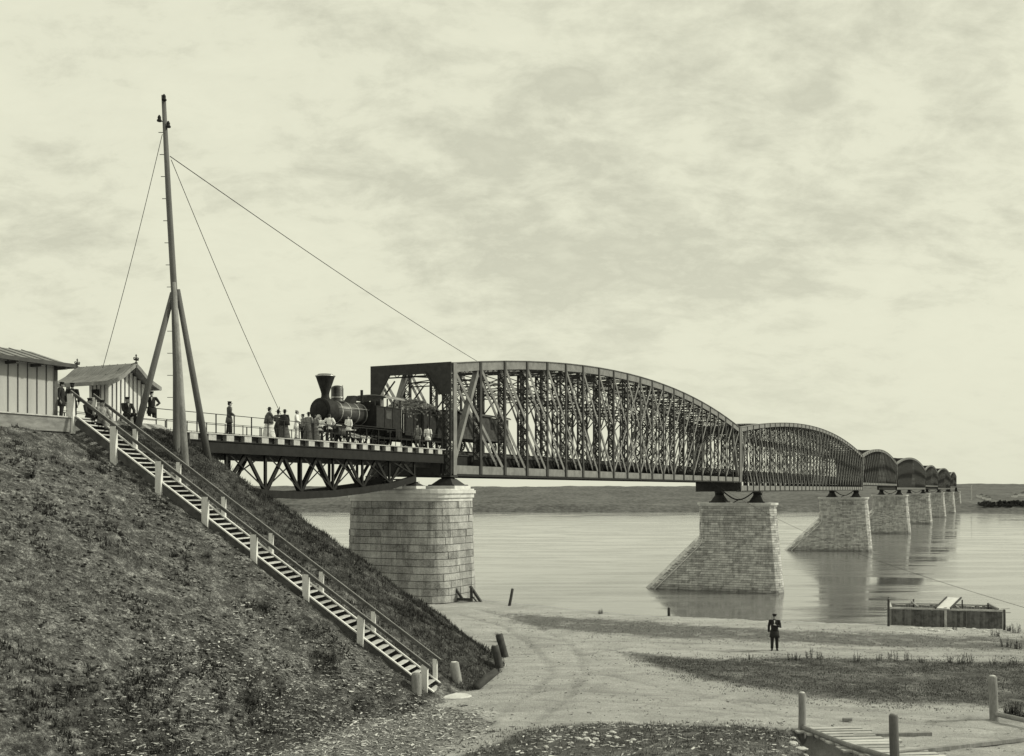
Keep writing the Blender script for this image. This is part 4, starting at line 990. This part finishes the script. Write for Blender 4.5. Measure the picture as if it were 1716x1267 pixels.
for o_ in (-.09, SW+.09):
    a = ST+sdir*(-.012)+perp*o_; c = ST+sdir*(fr0[-1]+.015)+perp*o_
    m = MB(); m.bar(a+Vector((0, 0, 1.0)), c+Vector((0, 0, 1.0)), .11, .13, Vector((0, 0, 1))); m.build('handrail', wood_s, stc)
    m = MB(); m.bar(a+Vector((0, 0, 1.072)), c+Vector((0, 0, 1.072)), .02, .07, Vector((0, 0, 1))); m.build('handrail_top', wood_g, stc)
m = MB(); q_ = SBm+sh_*.55+perp*.6; m.lathe(Vector((q_.x, q_.y, zg(q_.x, q_.y)-.05)), [(.72, -.1), (.76, .03), (.70, .07), (.1, .085)], 12, sq=(1.1, .75)); ss = m.build('stepping_stone', stone_l)
tag(ss, 'flat pale stone slab at the foot of the wooden staircase', 'stone slab')
for (px, Y, z, lab, kw) in ((150, 45.6, 2.62, 'seated man in dark clothes and cap at the head of the staircase', dict(top='jacket', ctop=c_blk)), (171, 45.2, 2.50, 'seated man in light patterned shirt and dark cap on the upper steps', dict(top='shirt', ctop=c_md, cleg=c_md))):
    person(Vector((at(px, 700, Y).x, Y, z)), face(.8, -.6), 1.70, lab, sit=True, pose='knee', **kw)

# ---------------------------------------------------------------- telegraph mast with struts and guys
mbase = hit(296, 752); ma = empty('telegraph_mast', mbase, 'tall timber mast braced by leaning struts and guy wires on the bank crest', 'mast')
mtop = at(274, 160, mbase.y); mid = at(292, 490, mbase.y)
m = MB(); m.tube([mbase-Vector((0, 0, 1)), mbase, mbase.lerp(mid, .5)+Vector((.04, 0, 0)), mid, mid.lerp(mtop, .5)-Vector((.02, 0, 0)), mtop], [.175, .175, .16, .15, .13, .10], 10); pole = m.build('pole', wood_m, ma, True)
bx = at(228, 708, 46.5); m = MB(); m.tube([bx-Vector((0, 0, .5)), mid+Vector((-.12, .15, 0))], [.155, .12], 9); m.build('strut', wood_m, ma, True)
bx = hit(352, 768); m = MB(); m.tube([bx-Vector((0, 0, .5)), mid+Vector((.12, .1, .15))], [.17, .12], 9); m.build('strut', wood_m, ma, True)
bx = hit(313, 790); m = MB(); m.tube([bx-Vector((0, 0, .5)), bx.lerp(mid, .5), mid+Vector((.08, -.25, .4))], [.165, .13, .08], 9); m.build('strut', wood_g, ma, True)
m = MB()
for k in range(14):
    y = 222+k*37; c = mbase.lerp(mtop, (752-y)/592.) if y > 490 else mid.lerp(mtop, (490-y)/330.); c = at(274+18*(y-160)/330. if y < 490 else 292, y, mbase.y)
    m.bar(c, c-Vector((.32, 0, 0)), .025, .025)
m.build('climbing_rungs', iron, ma)
for (px, py) in ((275, 165), (267, 200), (282, 210)):
    c = at(px, py, mbase.y-.12); m = MB(); m.lathe(c, [(.10, -.10), (.12, -.06), (.07, .02), (.085, .08), (.05, .16), (.02, .2)], 10); m.bar(c-Vector((0, 0, .08)), at(275, py+4, mbase.y), .03, .03); m.build('insulator', iron, ma)
gw = [(at(285, 262, mbase.y), BP(tt1[1], .0, zt1(tt1[1])), .012+.004), (at(287, 268, mbase.y), deck_p(476, 0)+Vector((0, 0, 1.0)), .012), (at(272, 225, mbase.y), at(172, 617, 49.0), .010)]
for a, c, r_ in gw:
    m = MB(); pts = [a.lerp(c, k/16)-Vector((0, 0, .25*math.sin(math.pi*k/16))) for k in range(17)]; m.tube(pts, r_+.004, 5); m.build('guy_wire', iron, ma)
cab_ = MB(); a = BP(70, -.3, 2.0); c = onz(1830, 1052, GR+.3)
cab_.tube([a.lerp(c, k/20)-Vector((0, 0, 1.6*math.sin(math.pi*k/20))) for k in range(21)], .014, 5)
tag(cab_.build('stay_cable', iron), 'thin wire running from the truss over the water to the right foreground', 'cable')

# ---------------------------------------------------------------- posts, guard rails, planks
def log(name, base, h, r, lab, cat, lean=(0, 0), group=None, mat=None, top=None):
    rt = empty(name, base, lab, cat, group); t_ = base+Vector((lean[0], lean[1], h)); m = MB()
    m.tube([base-Vector((lean[0]*.5, lean[1]*.5, .6)), base, base.lerp(t_, .5)+Vector((R.uniform(-.01, .01), 0, 0)), base.lerp(t_, .965), t_], [r*1.05, r*1.03, r, r*.97, r*.78], 14)
    m.build('shaft', mat or wood_m, rt, True)
    m = MB(); m.lathe(t_-Vector((0, 0, .01)), [(r*.79, 0), (r*.6, .03), (.01, .045)], 12); m.build('top', stone_l if top else wood_g, rt, True)
    return rt
B = 'timber bollards at the foot of the bank'
log('bollard', onz(698, 1174, GR+.05), 1.05, .20, 'stout weathered bollard in front of the stair foot', 'bollard', group=B, mat=wood_g)
log('bollard', onz(768, 1150, GR+.05), 1.0, .20, 'stout bollard right of the stair handrail, lit on one side', 'bollard', (-.18, 0), B, mat=wood_g, top=True)
log('bollard', onz(837, 1118, GR+.05), 1.0, .18, 'nearer of two leaning bollards at the bank toe', 'bollard', (-.22, 0), B, mat=wood_d)
log('bollard', onz(846, 1100, GR+.05), 1.1, .18, 'farther of two leaning bollards at the bank toe', 'bollard', (-.28, 0), B, mat=wood_d)
lg = empty('fallen_post', onz(800, 1150, GR), 'fallen log post lying aslant beside the bank toe', 'log')
m = MB(); a = onz(800, 1150, GR+.12); c = a+Vector((.78, .45, .55)); m.tube([a-(c-a)*.1, a, c], [.17, .17, .15], 12); m.build('shaft', wood_d, lg, True)
G = 'round guard posts at the plank crossing'
g1_ = onz(1344, 1226, GR+.03); g2_ = onz(1500, 1284, GR+.1); g3_ = onz(1666, 1204, GR+.03)
log('guard_post', g1_, 1.32, .125, 'slim round guard post at the far end of the sloping rail', 'post', group=G, mat=wood_g, top=True)
log('guard_post', g2_, 1.52, .135, 'thick dark guard post at the bottom edge, at the near end of the sloping rail', 'post', (-.05, 0), G, mat=wood_m)
log('guard_post', g3_, 1.52, .15, 'guard post at the right edge beside a low rail', 'post', (-.06, 0), G, mat=wood_g, top=True)
m = MB(); m.tube([g1_+Vector((.02, -.15, .16)), g1_.lerp(g2_, .5)+Vector((0, -.1, .12)), g2_+Vector((0, -.16, .22))], [.085, .09, .095], 10); tag(m.build('guard_rail', wood_g), 'round log rail sloping between the two guard posts', 'rail')
m = MB(); e_ = onz(1800, 1225, GR+.2); m.tube([g3_+Vector((0, -.12, .18)), e_], .085, 10); tag(m.build('guard_rail', wood_g), 'low round log rail running off the right edge', 'rail')
pk = empty('plank_crossing', g2_, 'pale plank crossing over the ditch beside the guard rail', 'plank bridge')
dirp = (g2_-g1_); dirp.z = 0; Lp = dirp.length; dirp.normalize(); prp = Vector((dirp.y, -dirp.x, 0))
if prp.x < 0: prp = -prp
k = 0; s = -.1
while s < Lp+1.5:
    wd = R.uniform(.2, .3); a = g1_+dirp*s+prp*R.uniform(-.45, -.1)+Vector((0, 0, .07)); c = a+(prp*2.0+dirp*.35)*R.uniform(1.0, 1.3)
    m = MB(); m.bar(a, c-Vector((0, 0, .02)), .06, wd, Vector((0, 0, 1))); m.build('plank', wood_l, pk); s += wd+R.uniform(.08, .2)
for (x0, y0, x1, y1, lab) in ((1505, 1268, 1760, 1236, 'long squared edging beam along the near road side'), (1430, 1236, 1560, 1233, 'short grey board lying on the sand by the plank crossing')):
    a, c = onz(x0, y0, GR), onz(x1, y1, GR); a.z = zg(a.x, a.y)+.06; c.z = zg(c.x, c.y)+.06
    m = MB(); m.bar(a, c, .12, .16, Vector((0, 0, 1))); tag(m.build('timber_beam', wood_g), lab, 'beam')
m = MB(); a = onz(1412, 1208, GR); m.bar(a+Vector((0, 0, .05)), a+Vector((.3, -.15, .08)), .1, .16, Vector((0, 0, 1))); tag(m.build('wood_block', wood_g), 'small dark block lying on the sandy road', 'block')
# shore stakes
for (px, yb, yt, ln, r_, lab) in ((853, 1018, 990, .25, .10, 'leaning stake at the water edge right of the near pier'), (1121, 1034, 1022, 0, .09, 'short stake standing alone at the water edge'),
                              (1489, 1052, 1008, 0, .07, 'thin upright stake at the left end of the plank tank'), (1683, 1058, 1026, 0, .07, 'thin upright stake at the right end of the plank tank')):
    p_ = onz(px, yb, GR-.05); p_.z = min(p_.z, zg(p_.x, p_.y)); hh = (yb-yt)*p_.y/F+.15
    log('stake', p_, hh, r_, lab, 'stake', (ln, 0), 'stakes along the shore', mat=wood_d)
# props at pier foot
pf = empty('timber_trestle', onz(775, 1008, GR-.2), 'small broken timber trestle leaning at the foot of the near stone pier', 'trestle')
Yp = 76.0
for (x0, y0, x1, y1, wd) in ((760, 1010, 759, 981, .16), (790, 1012, 790, 984, .16), (760, 981, 776, 1006, .15), (788, 982, 810, 1015, .17), (758, 1004, 792, 1005, .2), (792, 1000, 803, 1014, .08)):
    m = MB(); m.bar(at(x0, y0, Yp), at(x1, y1, Yp-.3), wd, wd, n); m.build('timber', wood_d, pf)

# plank tank at the shore
tk = empty('plank_tank', onz(1590, 1052, GR), 'open rectangular plank tank at the water edge with a board laid across', 'tank')
c1_ = at(1493, 1052, 63.5); c2_ = at(1678, 1057, 62.0); wdir = (c2_-c1_); wdir.z = 0; TL = wdir.length; wdir.normalize(); bk = Vector((-wdir.y, wdir.x, 0)); zt_ = at(1600, 1024, 62.5).z; z0_ = zt_-1.15
def tkw(p0, p1):
    m = MB(); d_ = (p1-p0); l_ = d_.length; d_.normalize(); s = 0
    while s < l_:
        wd = R.uniform(.13, .19); a = p0+d_*(s+wd/2); m.bar(Vector((a.x, a.y, z0_-.3)), Vector((a.x, a.y, zt_+R.uniform(-.03, .03))), wd-.012, .04+R.uniform(0, .012), d_); s += wd
    return m
o1, o2, o3, o4 = c1_, c1_+wdir*TL, c1_+wdir*TL+bk*2.9, c1_+bk*2.9+wdir*.2
for p0, p1 in ((o1, o2), (o2, o3), (o3, o4), (o4, o1)): tkw(p0, p1).build('plank_wall', M('tank planks', .12, .45, 4, .9, .4, 20, isl=.3) if p0 is o1 else wood_g, tk)
m = MB()
for p0, p1 in ((o1, o2), (o2, o3), (o3, o4), (o4, o1)): m.bar(Vector((p0.x, p0.y, zt_+.07))-(p1-p0).normalized()*.1, Vector((p1.x, p1.y, zt_+.07))+(p1-p0).normalized()*.1, .10, .15, Vector((0, 0, 1)))
m.build('rim_beam', wood_l, tk)
for f in (.25, .62, .97):
    m = MB(); a = c1_+wdir*TL*f; m.bar(Vector((a.x, a.y, zt_+.18)), Vector((a.x, a.y, zt_+.18))+bk*2.9, .09, .12, Vector((0, 0, 1))); m.build('cross_beam', wood_g, tk)
m = MB(); a = c1_+wdir*TL*.47+Vector((0, -.1, 0)); m.bar(Vector((a.x, a.y, zt_+.12)), Vector((a.x, a.y, zt_+.55))+bk*2.4+wdir*1.0, .05, .75, Vector((0, 0, 1))); m.build('laid_board', wood_w, tk)
for o_ in (-.42, .42):
    m = MB(); a2_ = a+wdir*o_; m.bar(Vector((a2_.x, a2_.y, zt_+.15)), Vector((a2_.x, a2_.y, zt_+.58))+bk*2.4+wdir*1.0, .09, .07, Vector((0, 0, 1))); m.build('board_batten', wood_d, tk)
for (px, y0, y1, l_) in ((1482, 1020, 1018, 1.0), (1485, 1023, 1026, .6), (1668, 1021, 1020, .9), (1670, 1026, 1027, .9)):
    m = MB(); a = at(px, y0, 63.8); m.bar(a, a+Vector((l_, .1, (y0-y1)*.036)), .05, .07, Vector((0, 0, 1))); m.build('rim_batten', wood_l, tk)
m = MB(); a = c1_+wdir*TL*.5-bk*.06; m.bar(Vector((a.x, a.y, z0_-.3)), Vector((a.x, a.y, zt_+.2)), .14, .08, wdir); m.build('middle_post', wood_l, tk)
for f in (.02, .26, .72, .96):
    m = MB(); a = c1_+wdir*TL*f+bk*2.6; m.bar(Vector((a.x, a.y, zt_-.4)), Vector((a.x, a.y, zt_+R.uniform(.25, .6))), .07, .07, wdir); m.build('corner_stake', wood_d, tk)

# shore man
sm_ = onz(1298, 1091, GR); sm_.z = zg(sm_.x, sm_.y)
person(sm_, face(-.25, -1), 1.72, 'man in dark suit and cap standing alone on the sandy shore, hand at his chest', top='coat', pose=('chest', 'down'), ctop=c_blk, cleg=c_blk)

# ---------------------------------------------------------------- vegetation and litter
def tufts(name, pts, mat, hmin, hmax, nb_, wd, spread, rng, kind=None, droop=.5):
    K = len(pts)*nb_; base = np.repeat(np.array(pts), nb_, 0); a = rng.uniform(0, 2*np.pi, K); d = rng.uniform(0, spread, K)
    hh = rng.uniform(hmin, hmax, K); bx_ = base+np.stack([np.cos(a)*d, np.sin(a)*d, np.zeros(K)-.02], -1)
    a2 = rng.uniform(0, 2*np.pi, K); wv = np.stack([np.cos(a2), np.sin(a2), np.zeros(K)], -1)*wd*rng.uniform(.6, 1.3, K)[:, None]
    tip = bx_+np.stack([np.cos(a)*hh*droop*rng.uniform(.2, 1, K), np.sin(a)*hh*droop*rng.uniform(.2, 1, K), hh], -1)
    co = np.stack([bx_-wv, bx_+wv, tip], 1).reshape(-1, 3)
    me = bpy.data.meshes.new(name); me.vertices.add(K*3); me.vertices.foreach_set('co', co.ravel()); me.loops.add(K*3); me.loops.foreach_set('vertex_index', np.arange(K*3)); me.polygons.add(K); me.polygons.foreach_set('loop_start', np.arange(K)*3); me.update(calc_edges=True)
    me.materials.append(mat); o = bpy.data.objects.new(name, me); COL.objects.link(o)
    if kind: tag(o, kind=kind)
    return o
rg = np.random.default_rng(5)
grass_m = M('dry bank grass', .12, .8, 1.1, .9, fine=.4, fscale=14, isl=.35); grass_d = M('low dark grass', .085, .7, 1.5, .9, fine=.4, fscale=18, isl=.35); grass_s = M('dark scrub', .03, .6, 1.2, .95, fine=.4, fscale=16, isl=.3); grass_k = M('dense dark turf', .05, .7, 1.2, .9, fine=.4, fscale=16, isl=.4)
X = rg.uniform(-34, 8, 60000); Y = rg.uniform(22, 72, 60000); D = slopeD(X, Y); nn = fbm(X*.8, Y*.8, 12)+.5*fbm(X*.25, Y*.25, 14)
# keep clear of the stairs
sx_ = (X-ST.x)*sh_.x+(Y-ST.y)*sh_.y; sp_ = (X-ST.x)*perp.x+(Y-ST.y)*perp.y; clear = (sp_ > -.3) & (sp_ < SW+.3) & (sx_ > -1)
right = sp_ > SW
ok = (D > .4) & (D < 16) & ~clear & ((nn > .08) | right) ; X, Y = X[ok], Y[ok]
rt_ = (X-ST.x)*perp.x+(Y-ST.y)*perp.y > SW
tag(tufts('bank_grass', np.stack([X, Y, hz(X, Y)], -1)[~rt_], grass_m, .03, .13, 6, .018, .20, rg), 'patchy dry grass growing on the railway bank left of the stairs', 'grass', kind='stuff')
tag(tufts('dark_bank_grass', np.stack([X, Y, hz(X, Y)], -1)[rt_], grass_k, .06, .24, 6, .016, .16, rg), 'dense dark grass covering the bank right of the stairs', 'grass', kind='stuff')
X = rg.uniform(-34, 6, 40000); Y = rg.uniform(22, 60, 40000); D = slopeD(X, Y); nn = fbm(X*.8+Y*.2, Y*.9, 41, 4)+.5*fbm(X*.3, Y*.3, 42); sp2_ = (X-ST.x)*perp.x+(Y-ST.y)*perp.y
ok = (D > .5) & (D < 15.3) & (nn > .13) & ((sp2_ < -.4) | (sp2_ > SW+.4)); X, Y = X[ok], Y[ok]
tag(tufts('bank_scrub', np.stack([X, Y, hz(X, Y)], -1), grass_s, .05, .20, 9, .022, .14, rg), 'dark ragged scrub clumps scattered over the railway bank', 'scrub', kind='stuff')
def clods(name, X, Y, lab, mat, r0, r1):
    K = len(X); Z = hz(X, Y); r = rg.uniform(r0, r1, K)**1.0; base = np.array([[1, 0, 0], [0, 1, 0], [-1, 0, 0], [0, -1, 0], [0, 0, 1.], [0, 0, -1]])
    v = base[None]*(r[:, None, None]*rg.uniform(.5, 1.3, (K, 6, 1)))+rg.uniform(-.25, .25, (K, 6, 3))*r[:, None, None]; v[:, :, 2] *= .6
    a = rg.uniform(0, 6.28, K); c_, s_ = np.cos(a), np.sin(a); x = v[:, :, 0]*c_[:, None]-v[:, :, 1]*s_[:, None]; y = v[:, :, 0]*s_[:, None]+v[:, :, 1]*c_[:, None]
    co = np.stack([x*1.3+X[:, None], y+Y[:, None], v[:, :, 2]+Z[:, None]], -1).reshape(-1, 3)
    tri = np.array([[0, 1, 4], [1, 2, 4], [2, 3, 4], [3, 0, 4], [1, 0, 5], [2, 1, 5], [3, 2, 5], [0, 3, 5]]); q = (tri[None]+np.arange(K)[:, None, None]*6).reshape(-1)
    me = bpy.data.meshes.new(name); me.vertices.add(K*6); me.vertices.foreach_set('co', co.ravel()); me.loops.add(len(q)); me.loops.foreach_set('vertex_index', q); me.polygons.add(K*8); me.polygons.foreach_set('loop_start', np.arange(K*8)*3); me.update(calc_edges=True)
    me.materials.append(mat); o = bpy.data.objects.new(name, me); COL.objects.link(o); return tag(o, lab, 'earth clods', kind='stuff')
X = rg.uniform(-34, 4, 70000); Y = rg.uniform(22, 60, 70000); D = slopeD(X, Y); nn = fbm(X*.9, Y*.9, 61, 3); sp2_ = (X-ST.x)*perp.x+(Y-ST.y)*perp.y
ok = (D > .3) & (D < 16) & (sp2_ < -.3) & (nn > -.02); clods('earth_clods', X[ok], Y[ok], 'crumbly clods of earth scattered over the bank left of the stairs', M('earth clods', .12, .85, 1.5, .95, isl=.6), .02, .10)
def scat(poly, nmb, zmarg=0):
    P = np.array(poly); X = rg.uniform(P[:, 0].min(), P[:, 0].max(), nmb); Y = rg.uniform(max(20, P[:, 1].min()), P[:, 1].max(), nmb); ok = sinpoly(X, Y, poly)+3.0*fbm(X*.5, Y*.9, 20)+1.5*fbm(X*2, Y*3, 21) > zmarg+rg.uniform(-1.9, .7, nmb); return X[ok], Y[ok]
def P3(X, Y): return np.stack([X, Y, hz(X, Y)], -1)
X, Y = scat(Z_MID, 26000, .15); kk = fbm(X*.35, Y*.6, 81)+rg.uniform(-.25, .25, len(X)) > -.06; X, Y = X[kk], Y[kk]; tag(tufts('meadow_grass', P3(X, Y), grass_d, .02, .10, 5, .015, .18, rg), 'low dark grass in the patch between the sandy roads', 'grass', kind='stuff')
X, Y = scat(Z_FORE, 9000, .1); kk = fbm(X*.5, Y*.8, 82)+rg.uniform(-.25, .25, len(X)) > -.08; X, Y = X[kk], Y[kk]; tag(tufts('foreground_grass', P3(X, Y), grass_d, .03, .13, 6, .013, .14, rg), 'dark rough grass at the bottom edge', 'grass', kind='stuff')
X, Y = scat(Z_SHORE, 6000, .3); tag(tufts('shore_grass', P3(X, Y), grass_m, .03, .10, 4, .014, .15, rg), 'thin grass along the shore', 'grass', kind='stuff')
def chips(name, X, Y, lab, mat, s0, s1):
    m = MB()
    for x, y, z in zip(X, Y, hz(X, Y)):
        l = R.uniform(s0, s1); a = R.uniform(0, 6.28); d = Vector((math.cos(a), math.sin(a), R.uniform(-.2, .25))); c = Vector((x, y, z+.02)); m.bar(c-d*l/2, c+d*l/2, l*R.uniform(.12, .35), .012, Vector((R.uniform(-.6, .6), R.uniform(-.6, .6), 1)).cross(d))
    return tag(m.build(name, mat), lab, 'litter', kind='stuff')
X, Y = scat(Z_LIT, 9000); 
# more, sparser, over the lower left slope
X2 = rg.uniform(-19, -5, 6000); Y2 = rg.uniform(22, 42, 6000); k2 = (slopeD(X2, Y2) > 8.0) & (rg.random(6000) < np.clip((slopeD(X2, Y2)-7)/9, 0, .9)); 
X3, Y3 = scat(Z_FORE, 3800)
chips('wood_chips', np.concatenate([X, X3]), np.concatenate([Y, Y3]), 'pale wood chips and shavings strewn on the ground below the stairs', M('pale wood chips', .34, .8, 6, .9, isl=.6), .04, .20)
X5 = rg.uniform(-6, 34, 9000); Y5 = rg.uniform(30, 66, 9000); k5 = (slopeD(X5, Y5) > 15.8) & (Y5 < np.interp(X5, EX, EY)-.5) & (fbm(X5*.4, Y5*.4, 51)+rg.uniform(-.3, .3, 9000) > 0)
chips('road_grit', X5[k5], Y5[k5], 'small stones, clods and twigs strewn over the sandy road', M('road grit', .20, .7, 6, .95, isl=.6), .02, .10)
chips('bark_litter', X2[k2], Y2[k2], 'small pale litter scattered over the lower bank', M('pale litter', .46, .5, 6, .9, isl=.4), .02, .10)
X4 = rg.uniform(-30, 0, 700); Y4 = rg.uniform(26, 50, 700); k4 = (slopeD(X4, Y4) > 1) & (slopeD(X4, Y4) < 15)
def weed(px, py, h, lab, cat='weed', grp=None, dens=1., nm='weed_clump', z=None):
    p_ = hit(px, py) if z is None else onz(px, py, z)
    rt = empty(nm, p_, lab, cat, grp); m = MB(); 
    for k in range(int(9*dens)):
        a = R.uniform(0, 6.28); rr = R.uniform(0, .22)*h/.5; base = Vector((p_.x+math.cos(a)*rr, p_.y+math.sin(a)*rr, p_.z-.05)); hh = h*R.uniform(.5, 1.1); tp = base+Vector((math.cos(a)*hh*.3*R.random(), math.sin(a)*hh*.3*R.random(), hh))
        m.tube([base, base.lerp(tp, .6)+Vector((R.uniform(-.02, .02), 0, 0)), tp], [.012, .009, .004], 4)
    st = m.build('stem', weed_m, rt); lf = MB()
    vs = [Vector(v) for v in m.v]
    for k in range(int(170*dens)):
        s_i = R.randrange(len(m.v)//12)*12; f = R.random(); a0_ = vs[s_i]; a1_ = vs[s_i+8]; c = a0_.lerp(a1_, .15+.85*f); a = R.uniform(0, 6.28); l = R.uniform(.05, .13)*h/.5*(1.2-f*.7); d = Vector((math.cos(a), math.sin(a), R.uniform(-.2, .7)))*l; s2 = Vector((-math.sin(a), math.cos(a), 0))*l*.18
        lf.add([c, c+d*.5-s2, c+d, c+d*.5+s2], [(0, 1, 2, 3)])
    lf.build('leaves', weed_m, rt); return rt
for px, py, h in ((560, 1112, .75), (445, 1020, .6), (425, 1180, .5), (470, 1165, .45), (50, 800, .5), (170, 790, .45), (235, 885, .5), (800, 985, .5), (835, 1075, .6), (372, 1192, .5), (350, 935, .35)):
    weed(px, py, h, 'dark leafy weed clump growing on the grassy bank', grp='weeds on the bank', dens=1.3)
for px, py, h in ((1330, 1107, .55), (1337, 1106, .4), (1360, 1104, .65), (1375, 1106, .45), (1437, 1107, .5), (1473, 1107, .45), (1495, 1106, .6), (1520, 1107, .5), (1545, 1110, .35), (1590, 1110, .5), (1610, 1111, .55), (1622, 1111, .5), (1665, 1114, .4), (1700, 1114, .5), (1255, 1106, .35)):
    weed(px, py, h, 'tall weed on the far edge of the dark grass patch', grp='weeds edging the grass patch', dens=.8)
for px, py, h in ((1690, 1058, .5), (1702, 1060, .6), (1668, 1066, .5), (1600, 1056, .35), (1685, 1085, .6), (1705, 1088, .6), (1006, 1029, .4), (1380, 1058, .2)):
    weed(px, py, h, 'low bushy weed near the water edge', grp='weeds along the shore', dens=1.2, z=GR)
for px, py, h in ((1700, 1198, .5), (1715, 1202, .5), (1690, 1196, .35)):
    weed(px, py, h, 'dark weed bush behind the low rail at the right edge', grp='weeds by the right guard rail', dens=2.2, z=GR)
def rock(px, py, r_, lab, grp, mat=stone_l):
    p_ = onz(px, py, GR); p_.z = zg(p_.x, p_.y); m = MB(); m.ell(p_+Vector((0, 0, r_*.2)), (r_*R.uniform(.9, 1.5), r_*R.uniform(.6, 1.), r_*R.uniform(.35, .6)), 8, 6)
    m.v = [(x+R.uniform(-.12, .12)*r_, y+R.uniform(-.12, .12)*r_, z+R.uniform(-.1, .1)*r_) for x, y, z in m.v]; tag(m.build('rock', mat), lab, 'rock', grp)
for k in range(16): rock(R.uniform(1325, 1385), R.uniform(1246, 1268), R.uniform(.07, .16), 'pale rock at the ditch beside the plank crossing', 'rocks at the ditch')
for k in range(40): rock(R.uniform(900, 1070), R.uniform(1240, 1266), R.uniform(.03, .10), 'pale rubble stone in the foreground grass', 'rubble stones in the foreground grass')
for k in range(16): rock(R.uniform(1500, 1690), R.uniform(1053, 1060), R.uniform(.06, .2), 'pale stone at the foot of the plank tank', 'stones by the plank tank')
for k in range(20): rock(R.uniform(600, 1716), R.uniform(1150, 1240), R.uniform(.03, .07), 'small stone lying on the sandy road', 'small stones on the road', wood_g)
# far bank details
fm = M('far tree foliage', .05, .5, .05, .95)
def fz(x, y): return float(fh(np.array([x]), np.array([y]))[0])
def ftree(x, y, h):
    z = fz(x, y); rt = empty('far_tree', (x, y, z), 'dark tree or bush on the far river bank', 'tree', 'trees on the far bank'); MB().tube([(x, y, z-.3), (x, y, z+h*.5)], [.25, .12], 5).build('trunk', wood_d, rt)
    m = MB()
    for k in range(70):
        a = R.uniform(0, 6.28); e = R.uniform(-.9, 1.4); rr = h*.5*R.uniform(.5, 1); c = Vector((x+math.cos(a)*math.cos(e)*rr*1.2, y+math.sin(a)*math.cos(e)*rr, z+h*.5+math.sin(e)*rr)); l = h*.14
        m.add([c+Vector((R.gauss(0, l), R.gauss(0, l), R.gauss(0, l))) for _ in range(4)], [(0, 1, 2, 3)])
    m.build('crown', fm, rt)
for k in range(64): x = R.uniform(361, 402); ftree(x, 800+R.uniform(0, 12), R.uniform(1.6, 3.2))
for k in range(0): x = R.uniform(-170, 330); ftree(x, 800+R.uniform(0, 40), R.uniform(1.5, 4))
hl = ['pale hut', 'small pale barn', 'low white cottage', 'small white shed', 'narrow pale house', 'white gabled cottage']
for k, (px, Y, s_) in enumerate(((1643, 940, 4), (1651, 915, 4), (1656, 900, 3.5), (1700, 960, 4), (1712, 990, 5), (1640, 980, 3))):
    x = (px-CX)/F*Y; z = fz(x, Y); rt = empty('far_cottage', (x, Y, z), hl[k]+' on the far hillside, %s from the left of the scattered few' % ['second', 'third', 'fourth', 'fifth', 'rightmost', 'first'][k], 'cottage', 'cottages on the far hillside')
    m = MB(); m.box((x, Y, z+s_*.25), (s_, s_, s_*.6)); m.build('wall', board, rt); m = MB(); m.prism([(x-s_*.6, Y-s_*.6, z+s_*.551), (x+s_*.6, Y-s_*.6, z+s_*.551), (x, Y-s_*.6, z+s_*.95)], (0, s_*1.2, 0)); m.build('roof', roofm, rt)
x = (1628-CX)/F*900; z = fz(x, 900); fp = empty('far_pole', (x, 900, z), 'pale tall pole on the far bank right of the bridge end', 'pole'); m = MB(); m.tube([(x, 900, z), (x, 900, z+13)], [.4, .3], 6); m.tube([(x-1.2, 900, z+11.5), (x+1.2, 900, z+11.5)], .12, 5); m.build('shaft', wood_l, fp)
